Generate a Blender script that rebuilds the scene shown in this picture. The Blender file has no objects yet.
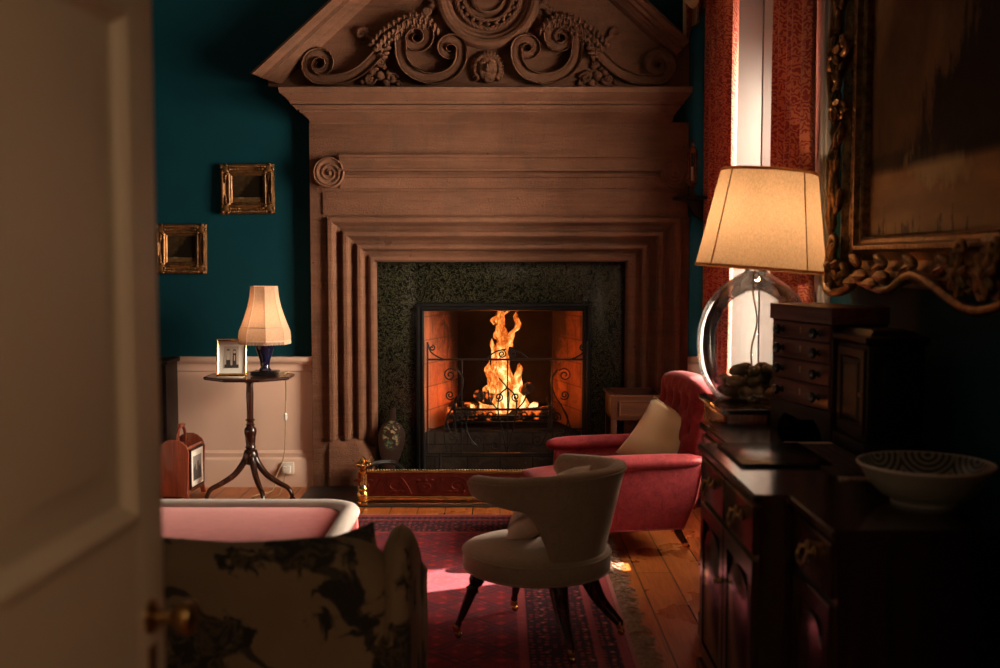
import bpy, bmesh, math, random
from mathutils import Vector, Matrix, noise
R = math.radians
PI = math.pi
rnd = random.Random(11)
sc = bpy.context.scene
C = sc.collection

# ------------------------------------------------------------------ camera maths (1000 x 668 frame)
FPX = 1100.0
EYE = 1.61
TH = math.atan(76 / FPX)
def ray(px, py):
    x = (px - 500) / FPX
    y = (334 - py) / FPX
    return Vector((x, math.cos(TH) + y * math.sin(TH), -math.sin(TH) + y * math.cos(TH)))
def at(px, py, Y):
    d = ray(px, py)
    d = d * (Y / d.y)
    return Vector((d.x, Y, EYE + d.z))
def onz(px, py, z=0.0):
    d = ray(px, py)
    t = (z - EYE) / d.z
    return Vector((d.x * t, d.y * t, z))
def xz(px, py, Y):
    p = at(px, py, Y)
    return (p.x, p.z)

# ------------------------------------------------------------------ mesh helpers
def new():
    return bmesh.new()
def V(*a):
    return Vector(a)
I4 = Matrix.Identity(4)
def T(x, y, z):
    return Matrix.Translation((x, y, z))
def RZ(a):
    return Matrix.Rotation(a, 4, 'Z')
def RX(a):
    return Matrix.Rotation(a, 4, 'X')
def RY(a):
    return Matrix.Rotation(a, 4, 'Y')
def box(bm, x0, x1, y0, y1, z0, z1, bev=0.0, seg=2, M=None):
    b = bmesh.new()
    vs = [b.verts.new((x, y, z)) for x in (x0, x1) for y in (y0, y1) for z in (z0, z1)]
    for f in ((0, 1, 3, 2), (4, 6, 7, 5), (0, 4, 5, 1), (2, 3, 7, 6), (0, 2, 6, 4), (1, 5, 7, 3)):
        b.faces.new([vs[i] for i in f])
    if bev:
        bmesh.ops.bevel(b, geom=list(b.edges), offset=bev, segments=seg, affect='EDGES', profile=0.6)
    merge(bm, b, M)
def merge(bm, b, M=None):
    if M is not None:
        b.transform(M)
    me = bpy.data.meshes.new('tmp')
    b.to_mesh(me); b.free()
    bm.from_mesh(me)
    bpy.data.meshes.remove(me)
def grid(bm, rows, closeu=False, closev=False, cap=False, M=None):
    vs = [[bm.verts.new(M @ Vector(p) if M is not None else Vector(p)) for p in r] for r in rows]
    n, m = len(vs), len(vs[0])
    for i in range(n if closeu else n - 1):
        for j in range(m if closev else m - 1):
            a, b, c, d = vs[i][j], vs[i][(j + 1) % m], vs[(i + 1) % n][(j + 1) % m], vs[(i + 1) % n][j]
            try: bm.faces.new((a, b, c, d))
            except ValueError: pass
    if cap and closev:
        try:
            bm.faces.new(list(reversed(vs[0]))); bm.faces.new(vs[-1])
        except ValueError: pass
    return vs
def lathe(bm, prof, n=32, M=None, cap=True):
    rows = [[(r * math.cos(2 * PI * k / n), r * math.sin(2 * PI * k / n), z) for k in range(n)] for r, z in prof]
    grid(bm, rows, closev=True, cap=cap, M=M)
def tube(bm, pts, r, n=8, closed=False, cap=True, flat=1.0):
    pts = [Vector(p) for p in pts]
    N = len(pts)
    rows = []
    prev = None
    for i, p in enumerate(pts):
        a = pts[(i - 1) % N] if closed or i else pts[0]
        b = pts[(i + 1) % N] if closed or i < N - 1 else pts[-1]
        t = (b - a)
        t = t.normalized() if t.length > 1e-9 else Vector((0, 0, 1))
        if prev is None:
            u = t.orthogonal().normalized()
        else:
            u = prev - t * prev.dot(t)
            u = u.normalized() if u.length > 1e-6 else t.orthogonal().normalized()
        prev = u
        w = t.cross(u)
        rr = r[i] if isinstance(r, (list, tuple)) else r
        rows.append([p + (u * math.cos(2 * PI * k / n) + w * math.sin(2 * PI * k / n) * flat) * rr for k in range(n)])
    grid(bm, rows, closeu=closed, closev=True, cap=cap and not closed)
def cr(pts, n=6, closed=False):
    P = [Vector(p) for p in pts]
    out = []
    N = len(P)
    for i in range(N if closed else N - 1):
        p0 = P[(i - 1) % N] if closed or i else P[0] * 2 - P[1]
        p1 = P[i]; p2 = P[(i + 1) % N]
        p3 = P[(i + 2) % N] if closed or i + 2 < N else P[-1] * 2 - P[-2]
        for k in range(n):
            t = k / n
            out.append(0.5 * ((2 * p1) + (p2 - p0) * t + (2 * p0 - 5 * p1 + 4 * p2 - p3) * t * t + (3 * p1 - p0 - 3 * p2 + p3) * t ** 3))
    if not closed: out.append(P[-1])
    return out
def prism(bm, poly, d0, d1, M=None, bev=0.0):
    """polygon in x,z extruded along y from d0 to d1"""
    b = bmesh.new()
    f0 = [b.verts.new((x, d0, z)) for x, z in poly]
    f1 = [b.verts.new((x, d1, z)) for x, z in poly]
    n = len(poly)
    b.faces.new(f0); b.faces.new(list(reversed(f1)))
    for i in range(n):
        b.faces.new((f0[i], f1[i], f1[(i + 1) % n], f0[(i + 1) % n]))
    bmesh.ops.recalc_face_normals(b, faces=list(b.faces))
    if bev:
        bmesh.ops.bevel(b, geom=list(b.edges), offset=bev, segments=2, affect='EDGES', profile=0.6)
    merge(bm, b, M)
def rectloft(bm, x0, x1, z0, z1, prof, M=None, fill=False):
    """mitred frame: prof is (inset, forward) pairs; forward goes to -y"""
    rows = []
    for t, d in prof:
        rows.append([(x0 + t, -d, z0 + t), (x1 - t, -d, z0 + t), (x1 - t, -d, z1 - t), (x0 + t, -d, z1 - t)])
    vs = grid(bm, rows, closev=True, M=M)
    if fill:
        bm.faces.new(vs[-1])
def ball(bm, c, r, n=12, M=None, s=(1, 1, 1)):
    b = bmesh.new()
    bmesh.ops.create_uvsphere(b, u_segments=n, v_segments=max(6, n // 2 + 1), radius=r)
    b.transform(Matrix.Diagonal((s[0], s[1], s[2], 1)))
    b.transform(T(*c))
    merge(bm, b, M)
def spiral(c, r0, r1, a0, turns, d, n=14):
    """2-D points from the outside in; angles with y pointing down"""
    N = max(4, int(n * turns))
    out = []
    for k in range(N + 1):
        t = k / N
        r = r0 + (r1 - r0) * t ** 0.85
        a = a0 + d * turns * 2 * PI * t
        out.append((c[0] + r * math.cos(a), c[1] + r * math.sin(a)))
    return out
def cushion(bm, w, h, t, M, n=14, pinch=0.07):
    b = bmesh.new()
    def side(s):
        rows = []
        for i in range(n + 1):
            row = []
            for j in range(n + 1):
                u = -1 + 2 * i / n; v = -1 + 2 * j / n
                k = max(0.0, (1 - u ** 4) * (1 - v ** 4)) ** 0.45
                pu = u * (1 - pinch * (1 - v * v) * abs(u)); pv = v * (1 - pinch * (1 - u * u) * abs(v))
                wob = noise.noise(Vector((u * 1.7, v * 1.7, s * 2.3))) * 0.12
                row.append((pu * w / 2, s * k * t / 2 * (1 + wob), pv * h / 2))
            rows.append(row)
        grid(b, rows)
    side(-1); side(1)
    bmesh.ops.remove_doubles(b, verts=list(b.verts), dist=1e-4)
    bmesh.ops.recalc_face_normals(b, faces=list(b.faces))
    merge(bm, b, M)

# ------------------------------------------------------------------ objects
def root_of(o):
    while o.parent: o = o.parent
    return o
def obj(name, bm, m, parent=None, world=False, smooth=True, angle=38, sub=0, kind=None, label=None, recalc=True):
    if world and parent is not None:
        bm.transform(root_of(parent).matrix_basis.inverted())
    if recalc:
        bmesh.ops.recalc_face_normals(bm, faces=list(bm.faces))
    me = bpy.data.meshes.new(name)
    bm.to_mesh(me); bm.free()
    if smooth:
        for p in me.polygons: p.use_smooth = True
        if not sub: me.set_sharp_from_angle(angle=R(angle))
    ms = m if isinstance(m, (list, tuple)) else [m]
    for q in ms: me.materials.append(q)
    o = bpy.data.objects.new(name, me)
    C.objects.link(o)
    if parent is not None: o.parent = parent
    if sub:
        md = o.modifiers.new('smooth', 'SUBSURF'); md.levels = sub; md.render_levels = sub
    if kind: o['kind'] = kind
    if label: o['label'] = label
    return o
def thing(name, label, cat, loc=(0, 0, 0), rz=0.0, group=None):
    o = bpy.data.objects.new(name, None); C.objects.link(o)
    o.empty_display_size = 0.1
    o.location = loc; o.rotation_euler = (0, 0, rz)
    o['label'] = label; o['category'] = cat
    if group: o['group'] = group
    return o
def tag(o, label, cat, group=None):
    o['label'] = label; o['category'] = cat
    if group: o['group'] = group
    return o
def struct(name, bm, m, **k):
    return obj(name, bm, m, kind='structure', **k)

# ------------------------------------------------------------------ materials
class N:
    def __init__(s, name):
        s.m = bpy.data.materials.new(name); s.m.use_nodes = True
        s.t = s.m.node_tree; s.t.nodes.clear()
        s.out = s.t.nodes.new('ShaderNodeOutputMaterial')
    def n(s, typ, ins=None, **props):
        q = s.t.nodes.new('ShaderNode' + typ)
        for k, v in props.items(): setattr(q, k, v)
        for k, v in (ins or {}).items():
            i = q.inputs[k]
            if isinstance(v, bpy.types.NodeSocket): s.t.links.new(v, i)
            else: i.default_value = v
        return q
    def math(s, op, a, b=0.0, c=None):
        d = {0: a, 1: b}
        if c is not None: d[2] = c
        return s.n('Math', d, operation=op).outputs[0]
    def coord(s, which='Object'):
        return s.n('TexCoord').outputs[which]
    def mapping(s, v, scale=(1, 1, 1), rot=(0, 0, 0), loc=(0, 0, 0)):
        return s.n('Mapping', {'Vector': v, 'Scale': scale, 'Rotation': rot, 'Location': loc}).outputs[0]
    def noise(s, v, scale=5, detail=4, rough=0.55, dist=0.0):
        return s.n('TexNoise', {'Vector': v, 'Scale': scale, 'Detail': detail, 'Roughness': rough, 'Distortion': dist}).outputs['Fac']
    def ramp(s, f, stops, interp='LINEAR'):
        q = s.n('ValToRGB', {'Fac': f})
        e = q.color_ramp.elements
        q.color_ramp.interpolation = interp
        while len(e) > 2: e.remove(e[-1])
        for i, (p, c) in enumerate(stops):
            el = e[i] if i < 2 else e.new(p)
            el.position = p
            el.color = (c, c, c, 1) if isinstance(c, (int, float)) else (*c[:3], 1)
        return q.outputs['Color']
    def mix(s, f, a, b, typ='MIX'):
        q = s.n('Mix', data_type='RGBA', blend_type=typ)
        for i, v in ((0, f), (6, a), (7, b)):
            if isinstance(v, bpy.types.NodeSocket): s.t.links.new(v, q.inputs[i])
            else: q.inputs[i].default_value = v if i == 0 else (*v[:3], 1)
        return q.outputs[2]
    def sep(s, v):
        return s.n('SeparateXYZ', {0: v}).outputs
    def bsdf(s, col, rough=0.5, metal=0.0, bump=None, bstr=0.3, bdist=0.01, **k):
        d = {'Roughness': rough, 'Metallic': metal}
        p = s.n('BsdfPrincipled', d)
        if isinstance(col, bpy.types.NodeSocket): s.t.links.new(col, p.inputs['Base Color'])
        else: p.inputs['Base Color'].default_value = (*col[:3], 1)
        for key, v in k.items():
            i = p.inputs[key.replace('_', ' ')]
            if isinstance(v, bpy.types.NodeSocket): s.t.links.new(v, i)
            else: i.default_value = v
        if bump is not None:
            b = s.n('Bump', {'Height': bump, 'Strength': bstr, 'Distance': bdist})
            s.t.links.new(b.outputs[0], p.inputs['Normal'])
        s.t.links.new(p.outputs[0], s.out.inputs[0])
        return p
def simple(name, c1, c2=None, rough=0.5, metal=0.0, scale=6, stretch=(1, 1, 1), bump=0.0, bscale=60, lo=0.35, hi=0.65, **k):
    q = N(name)
    v = q.coord()
    c2 = c2 or tuple(x * 0.75 for x in c1)
    f = q.noise(q.mapping(v, stretch), scale, 5)
    col = q.ramp(f, [(lo, c1), (hi, c2)])
    b = q.noise(v, bscale, 3) if bump else None
    q.bsdf(col, rough, metal, b, bump, **k)
    return q.m
def wood(name, c1, c2, axis='z', rough=0.3, scale=1.0, coat=0.0, spec=0.5):
    q = N(name)
    st = {'x': (.6, 9, 9), 'y': (9, .6, 9), 'z': (9, 9, .6)}[axis]
    v = q.coord()
    f = q.noise(q.mapping(v, st), 3.0 * scale, 6, 0.6, 0.6)
    g = q.noise(q.mapping(v, tuple(a * 6 for a in st)), 4.0 * scale, 3)
    f2 = q.math('ADD', q.math('MULTIPLY', f, 0.75), q.math('MULTIPLY', g, 0.25))
    col = q.ramp(f2, [(0.36, c1), (0.62, c2)])
    q.bsdf(col, rough, 0, g, 0.08, 0.004, Specular_IOR_Level=spec, Coat_Weight=coat, Coat_Roughness=0.15)
    return q.m
# ------------------------------------------------------------------ material set
def m_teal():
    q = N('teal_paint'); v = q.coord()
    f = q.noise(v, 2.2, 4)
    col = q.ramp(f, [(0.3, (.0012, .030, .041)), (0.7, (.0018, .038, .051))])
    q.bsdf(col, 0.7, 0, q.noise(v, 220, 2), 0.06, 0.002, Specular_IOR_Level=0.12)
    return q.m
def m_stone():
    q = N('carved_sandstone'); v = q.coord()
    big = q.noise(q.mapping(v, (1, 1, 1.8)), 1.7, 7, 0.66, 0.6)
    bed = q.noise(q.mapping(v, (.7, .7, 9)), 3.0, 5, 0.6, 0.3)
    fine = q.noise(v, 75, 5, 0.75)
    stain = q.noise(q.mapping(v, (2.2, 2.2, .8)), 2.1, 6, 0.7, 1.0)
    pits = q.n('TexVoronoi', {'Vector': v, 'Scale': 7.0}).outputs['Distance']
    m = q.math('ADD', q.math('MULTIPLY', big, .65), q.math('MULTIPLY', bed, .35))
    col = q.ramp(m, [(0.30, (.105, .045, .025)), (0.5, (.185, .081, .045)), (0.70, (.245, .118, .069))])
    col = q.mix(q.ramp(stain, [(0.50, 0.0), (0.72, 0.6)]), col, (.10, .058, .038))
    col = q.mix(q.ramp(fine, [(0.42, 0.0), (0.72, 0.45)]), col, (.12, .06, .034))
    col = q.mix(q.ramp(pits, [(0.03, 0.8), (0.06, 0.0)]), col, (.04, .022, .015))
    h = q.math('ADD', q.math('MULTIPLY', fine, 1.2), q.math('ADD', q.math('MULTIPLY', big, 1.2), q.math('MULTIPLY', bed, .8)))
    q.bsdf(col, 0.78, 0, h, 0.8, 0.014, Specular_IOR_Level=0.2)
    return q.m
def m_marble():
    q = N('dark_green_marble'); v = q.coord()
    a = q.noise(v, 9, 8, 0.75, 1.6)
    b = q.noise(v, 19, 8, 0.75, 2.6)
    f = q.math('ABSOLUTE', q.math('SUBTRACT', b, 0.5))
    col = q.ramp(a, [(0.32, (.0014, .0015, .0011)), (0.55, (.0042, .0044, .0028)), (0.75, (.014, .013, .0075))])
    col = q.mix(q.ramp(f, [(0.0, 0.8), (0.022, 0.0)]), col, (.11, .105, .06))
    q.bsdf(col, q.ramp(a, [(0.3, .16), (0.7, .3)]), 0, b, 0.12, 0.003, Specular_IOR_Level=0.22)
    return q.m
def m_boards():
    q = N('floor_boards'); v = q.coord()
    s = q.sep(v)
    uv = q.n('CombineXYZ', {0: s[1], 1: s[0], 2: 0.0}).outputs[0]
    br = q.n('TexBrick', {'Vector': uv, 'Color1': (.35, .35, .35, 1), 'Color2': (1, 1, 1, 1), 'Mortar': (0, 0, 0, 1), 'Scale': 1.0,
                          'Mortar Size': 0.004, 'Mortar Smooth': 0.2, 'Bias': 0.0, 'Brick Width': 3.4, 'Row Height': 0.175}, offset=0.37)
    g = q.noise(q.mapping(v, (14, .9, 1)), 3.0, 7, 0.65, 0.8)
    g2 = q.noise(q.mapping(v, (60, 2.5, 1)), 3.0, 4, 0.6)
    w = q.noise(v, 1.3, 5, 0.6)
    col = q.ramp(g, [(0.3, (.34, .085, .019)), (0.5, (.54, .15, .032)), (0.72, (.62, .22, .055))])
    col = q.mix(q.ramp(g2, [(0.4, 0.0), (0.75, 0.5)]), col, (.13, .034, .011))
    col = q.mix(0.3, col, br.outputs['Color'], 'MULTIPLY')
    col = q.mix(q.math('MULTIPLY', br.outputs['Fac'], 0.95), col, (.012, .006, .003))
    rough = q.ramp(w, [(0.3, .2), (0.7, .42)])
    h = q.math('SUBTRACT', q.math('ADD', q.math('MULTIPLY', g, .4), q.math('MULTIPLY', w, .6)), q.math('MULTIPLY', br.outputs['Fac'], 2.0))
    q.bsdf(col, rough, 0, h, 0.35, 0.004)
    return q.m
def m_rug():
    q = N('persian_rug_pile'); v = q.coord()
    s = q.sep(v)
    # rug lies x in [-2.6,0.55], y in [3.5,6.78] (object space = world)
    dx = q.math('SUBTRACT', 1.575, q.math('ABSOLUTE', q.math('ADD', s[0], 1.025)))
    dy = q.math('SUBTRACT', 1.64, q.math('ABSOLUTE', q.math('SUBTRACT', s[1], 5.14)))
    e = q.math('MINIMUM', dx, dy)
    vo = q.n('TexVoronoi', {'Vector': q.mapping(v, (1, 1, 0)), 'Scale': 11.0, 'Randomness': 0.12}, distance='MANHATTAN')
    vo2 = q.n('TexVoronoi', {'Vector': q.mapping(v, (1, 1, 0)), 'Scale': 31.0, 'Randomness': 0.35}, distance='CHEBYCHEV')
    vo3 = q.n('TexVoronoi', {'Vector': q.mapping(v, (1, 1, 0), (0, 0, .785)), 'Scale': 5.0, 'Randomness': 0.0}, distance='CHEBYCHEV')
    red = q.ramp(q.noise(q.mapping(v, (3, 12, 1)), 4, 5), [(0.3, (.27, .018, .022)), (0.7, (.44, .036, .036))])
    c = q.mix(q.ramp(vo.outputs['Distance'], [(0.28, 0.0), (0.33, 0.6)], 'LINEAR'), red, (.05, .018, .034))
    c = q.mix(q.ramp(vo2.outputs['Distance'], [(0.12, .7), (0.17, 0.0)]), c, (.33, .06, .045))
    c = q.mix(q.ramp(vo3.outputs['Distance'], [(0.36, 0.0), (0.39, .6), (0.46, .6), (0.49, 0)]), c, (.04, .03, .045))
    # border: dark ground with fine red and rust motifs
    bo = q.mix(q.ramp(vo2.outputs['Distance'], [(0.2, 1.0), (0.3, 0.0)]), (.028, .012, .02), (.24, .03, .03))
    bo = q.mix(q.ramp(vo.outputs['Distance'], [(0.12, .8), (0.2, 0.0)]), bo, (.36, .13, .09))
    inb = q.ramp(e, [(0.46, 1.0), (0.47, 0.0)], 'LINEAR')
    c = q.mix(inb, c, bo)
    guard = q.ramp(e, [(0.02, 0), (0.025, 1), (0.06, 1), (0.065, 0), (0.13, 0), (0.135, .8), (0.16, .8), (0.165, 0), (0.43, 0), (0.435, 1), (0.47, 1), (0.475, 0)])
    c = q.mix(q.math('MULTIPLY', guard, 0.8), c, (.3, .05, .055))
    edge = q.ramp(e, [(0.018, 1.0), (0.022, 0.0)])
    c = q.mix(edge, c, (.34, .12, .11))
    pile = q.noise(v, 420, 2)
    q.bsdf(c, 0.95, 0, pile, 0.6, 0.006, Sheen_Weight=0.06, Sheen_Roughness=0.5, Sheen_Tint=(1, .5, .5, 1), Specular_IOR_Level=0.1)
    return q.m
def m_damask(name, c1, c2, scale=9.0):
    q = N(name); v = q.coord('Generated')
    v = q.coord()
    s = q.sep(v)
    u = q.n('CombineXYZ', {0: q.math('MULTIPLY', s[0], 1.0), 1: q.math('MULTIPLY', s[1], 1.0), 2: s[2]}).outputs[0]
    d = q.noise(u, scale * .8, 2, 0.4)
    w = q.n('TexWave', {'Vector': u, 'Scale': scale * .55, 'Distortion': 11.0, 'Detail': 1.5, 'Detail Scale': 1.6, 'Detail Roughness': 0.4}, wave_type='BANDS', bands_direction='DIAGONAL').outputs['Fac']
    f = q.math('ADD', q.math('MULTIPLY', w, .8), q.math('MULTIPLY', d, .3))
    col = q.ramp(f, [(0.5, c1), (0.58, c2)])
    q.bsdf(col, 0.6, 0, q.noise(v, 300, 2), 0.1, 0.002, Sheen_Weight=0.2)
    p = q.t.nodes['Principled BSDF'] if 'Principled BSDF' in q.t.nodes else [n for n in q.t.nodes if n.type == 'BSDF_PRINCIPLED'][0]
    tr = q.n('BsdfTranslucent', {'Color': col})
    mx = q.n('MixShader', {0: 0.12, 1: p.outputs[0], 2: tr.outputs[0]})
    q.t.links.new(mx.outputs[0], q.out.inputs[0])
    return q.m
def m_velvet(name, c, c2, sheen=0.8, tint=(1, .6, .6, 1), rough=0.8):
    q = N(name); v = q.coord()
    f = q.noise(v, 22, 6, 0.72, 0.8)
    g = q.noise(v, 110, 3, 0.6)
    f = q.math('ADD', q.math('MULTIPLY', f, .65), q.math('MULTIPLY', g, .35))
    col = q.ramp(f, [(0.34, c2), (0.6, c)])
    q.bsdf(col, rough, 0, g, 0.2, 0.004, Sheen_Weight=sheen, Sheen_Roughness=0.35, Sheen_Tint=tint, Specular_IOR_Level=0.25)
    return q.m
def m_floral():
    q = N('floral_linen'); v = q.coord()
    d = q.n('MixRGB', {'Fac': 0.12, 'Color1': v, 'Color2': q.n('TexNoise', {'Vector': v, 'Scale': 7.0, 'Detail': 3.0}).outputs['Color']}).outputs[0]
    vo = q.n('TexVoronoi', {'Vector': d, 'Scale': 4.2, 'Randomness': 0.85}, feature='F1')
    petals = q.noise(d, 11, 4, 0.6, 1.5)
    f = q.math('ADD', vo.outputs['Distance'], q.math('MULTIPLY', q.math('SUBTRACT', petals, .5), 0.75))
    flower = q.ramp(f, [(0.43, 1.0), (0.49, 0.0)])
    vein = q.ramp(q.math('ABSOLUTE', q.math('SUBTRACT', petals, .5)), [(0.02, 1), (0.05, 0)])
    stem = q.n('TexWave', {'Vector': d, 'Scale': 1.5, 'Distortion': 7.0, 'Detail': 1.0, 'Detail Scale': 1.2}, bands_direction='DIAGONAL').outputs['Fac']
    stemf = q.ramp(stem, [(0.012, .9), (0.03, 0.0)])
    base = q.ramp(q.noise(v, 3, 3), [(0.3, (.21, .145, .083)), (0.7, (.26, .18, .106))])
    c = q.mix(stemf, base, (.035, .03, .021))
    dark = q.mix(vein, (.032, .027, .02), (.09, .065, .04))
    c = q.mix(flower, c, dark)
    q.bsdf(c, 0.9, 0, q.noise(v, 350, 2), 0.3, 0.003, Specular_IOR_Level=0.15)
    return q.m
def m_gilt(name='old_gilt', a=(.24, .115, .04), b=(.07, .028, .011), rough=0.42):
    q = N(name); v = q.coord()
    f = q.noise(v, 24, 6, 0.7)
    col = q.ramp(f, [(0.33, b), (0.62, a)])
    q.bsdf(col, rough, 0.75, q.noise(v, 90, 4), 0.35, 0.004)
    return q.m
def m_brass(name='brass', c=(.72, .43, .16), rough=0.22):
    q = N(name); v = q.coord()
    f = q.noise(v, 18, 4)
    q.bsdf(q.ramp(f, [(0.3, tuple(x * .6 for x in c)), (0.65, c)]), rough, 1.0)
    return q.m
def m_firebrick(name='sooty_firebrick', c1=(.40, .14, .055), c2=(.32, .11, .045), mo=(.19, .07, .032), bw=.34, bh=.17, s0=0.98, s1=1.42):
    q = N(name); v = q.coord(); s = q.sep(v)
    uv = q.n('CombineXYZ', {0: q.math('ADD', s[0], s[1]), 1: s[2], 2: 0.0}).outputs[0]
    br = q.n('TexBrick', {'Vector': uv, 'Color1': (*c1, 1), 'Color2': (*c2, 1), 'Mortar': (*mo, 1), 'Scale': 1.0,
                          'Mortar Size': 0.005, 'Brick Width': bw, 'Row Height': bh})
    so = q.math('ADD', q.math('MULTIPLY', q.noise(v, 5.5, 7, 0.75, 0.8), .9), q.math('ADD', q.math('MULTIPLY', s[2], .42), q.math('MULTIPLY', s[1], .8)))
    soot = q.ramp(q.math('MULTIPLY', so, .5), [(s0 * .5, 0.0), (s1 * .5, 0.97)])
    c = q.mix(soot, br.outputs['Color'], (.005, .0035, .0028))
    h = q.math('SUBTRACT', q.noise(v, 50, 4), q.math('MULTIPLY', br.outputs['Fac'], 1.5))
    q.bsdf(c, 0.9, 0, h, 0.5, 0.008)
    return q.m
def m_flame():
    q = N('flame'); v = q.coord(); s = q.sep(v)
    n1 = q.noise(q.mapping(v, (9, 9, 5.0)), 1.0, 4, 0.6, 1.6)
    n2 = q.noise(q.mapping(v, (26, 26, 13)), 1.0, 3, 0.6, 1.0)
    f = q.math('ADD', q.math('MULTIPLY', n1, .7), q.math('MULTIPLY', n2, .35))
    lw = q.n('LayerWeight', {'Blend': 0.35}).outputs['Facing']
    f = q.math('SUBTRACT', f, q.math('MULTIPLY', lw, .16))
    zz = q.math('MULTIPLY', s[2], 0.16)
    f = q.math('SUBTRACT', f, zz)
    col = q.ramp(f, [(0.30, (.55, .05, .004)), (0.40, (1.0, .17, .015)), (0.5, (1.0, .40, .09)), (0.60, (1, .66, .3))])
    st = q.ramp(f, [(0.30, .35), (0.42, .9), (0.56, 2.0)])
    em = q.n('Emission', {'Color': col, 'Strength': q.math('MULTIPLY', st, 1.0)})
    tr = q.n('BsdfTransparent')
    a = q.ramp(f, [(0.335, 0.0), (0.40, 1.0)])
    mx = q.n('MixShader', {0: a, 1: tr.outputs[0], 2: em.outputs[0]})
    q.t.links.new(mx.outputs[0], q.out.inputs[0])
    return q.m
def m_ember():
    q = N('charred_log'); v = q.coord()
    f = q.noise(v, 14, 5, 0.7)
    c = q.ramp(f, [(0.35, (.012, .008, .006)), (0.65, (.06, .035, .022))])
    e = q.ramp(q.noise(q.mapping(v, (3, 3, 3)), 4.0, 5, 0.7), [(0.55, 0.0), (0.66, 1.0)])
    p = q.bsdf(c, 0.9, 0, f, 0.7, 0.02)
    p.inputs['Emission Color'].default_value = (1, .16, .02, 1)
    q.t.links.new(q.math('MULTIPLY', e, 1.3), p.inputs['Emission Strength'])
    return q.m
def m_shade(name, c, weave=160, trans=0.5):
    q = N(name); v = q.coord(); s = q.sep(v)
    wv = q.noise(q.mapping(v, (1, 1, 7)), weave * .6, 3, 0.6)
    wh = q.noise(q.mapping(v, (7, 7, 1)), weave * .25, 3, 0.6)
    f = q.math('MULTIPLY', q.math('ADD', wv, wh), 0.5)
    col = q.ramp(f, [(0.38, tuple(x * .7 for x in c)), (0.6, c)])
    d = q.n('BsdfDiffuse', {'Color': col})
    t = q.n('BsdfTranslucent', {'Color': col})
    mx = q.n('MixShader', {0: trans, 1: d.outputs[0], 2: t.outputs[0]})
    q.t.links.new(mx.outputs[0], q.out.inputs[0])
    return q.m
def m_glass(name='clear_glass', tint=(.93, .95, .93), base=0.05):
    q = N(name)
    fr = q.n('Fresnel', {'IOR': 1.45}).outputs[0]
    f = q.math('ADD', q.math('MULTIPLY', fr, .9), base * .4)
    tr = q.n('BsdfTransparent', {'Color': (*tint, 1)})
    g = q.n('BsdfGlossy', {'Color': (1, 1, 1, 1), 'Roughness': 0.03})
    mx = q.n('MixShader', {0: f, 1: tr.outputs[0], 2: g.outputs[0]})
    q.t.links.new(mx.outputs[0], q.out.inputs[0])
    return q.m
def m_landscape(name, kind, dim=0.0):
    """oil landscape, local x across, z up, unit half-size set by kind"""
    q = N(name); v = q.coord(); s = q.sep(v)
    hx, hz = kind
    u = q.math('DIVIDE', s[0], hx); w = q.math('DIVIDE', s[2], hz)
    n1 = q.noise(v, 2.2 / hx, 6, 0.65, 0.6)
    n2 = q.noise(q.mapping(v, (3.2, 1, .8)), 5.5 / hx, 6, 0.7, 0.3)
    sky = q.ramp(n1, [(0.3, (.06, .035, .016)), (0.52, (.14, .082, .036)), (0.72, (.27, .16, .07))])
    wu = q.math('ADD', q.math('MULTIPLY', w, .5), .5)                      # 0 bottom .. 1 top
    c = sky
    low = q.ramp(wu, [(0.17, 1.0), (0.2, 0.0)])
    water_glow = q.ramp(q.noise(q.mapping(v, (1, 1, 4)), 2.5 / hx, 4), [(0.3, (.28, .14, .055)), (0.7, (.50, .28, .11))])  # pictured lake, its colour raised to include lamp glow on the canvas
    c = q.mix(low, c, water_glow)
    # distant hill
    hill = q.math('SUBTRACT', q.math('ADD', -.52, q.math('MULTIPLY', q.math('SUBTRACT', n2, .5), .12)), w)
    hillm = q.math('MULTIPLY', q.ramp(q.math('MULTIPLY', hill, 4.0), [(0.0, 0.0), (0.12, 1.0)]), q.math('SUBTRACT', 1.0, low))
    c = q.mix(q.math('MULTIPLY', hillm, .8), c, (.032, .019, .009))
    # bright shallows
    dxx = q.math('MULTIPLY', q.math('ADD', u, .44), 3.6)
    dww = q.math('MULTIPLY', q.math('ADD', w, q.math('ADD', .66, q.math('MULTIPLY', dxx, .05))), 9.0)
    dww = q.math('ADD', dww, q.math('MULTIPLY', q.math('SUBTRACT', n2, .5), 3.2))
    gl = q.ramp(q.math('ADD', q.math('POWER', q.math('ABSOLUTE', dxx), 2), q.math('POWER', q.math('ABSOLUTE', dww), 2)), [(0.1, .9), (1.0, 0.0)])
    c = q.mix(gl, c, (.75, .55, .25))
    # dark tree mass with ragged spires climbing to one side
    top = q.math('ADD', q.math('ADD', -.62, q.math('MULTIPLY', q.math('ADD', u, .76), 1.35)), q.math('MULTIPLY', q.math('SUBTRACT', n2, .5), 1.5))
    t = q.math('SUBTRACT', top, w)
    tree = q.math('MULTIPLY', q.ramp(q.math('MULTIPLY', t, 2.5), [(0.0, 0.0), (0.35, 1.0)]), q.ramp(wu, [(0.17, 0.0), (0.2, 1.0)]))
    c = q.mix(q.math('MULTIPLY', tree, .95), c, (.010, .008, .0045))
    # reeds at the near bank
    rd = q.ramp(q.math('SUBTRACT', q.math('ADD', q.math('MULTIPLY', q.math('SUBTRACT', n2, .62), 2.2), .0), q.math('ADD', w, .82)), [(0.0, 0.0), (0.06, .85)])
    c = q.mix(q.math('MULTIPLY', rd, low), c, (.03, .017, .008))
    c = q.mix(dim, c, (.006, .004, .002))
    q.bsdf(c, 0.45, 0, q.noise(v, 60, 3), 0.12, 0.002, Specular_IOR_Level=0.07)
    return q.m
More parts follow.
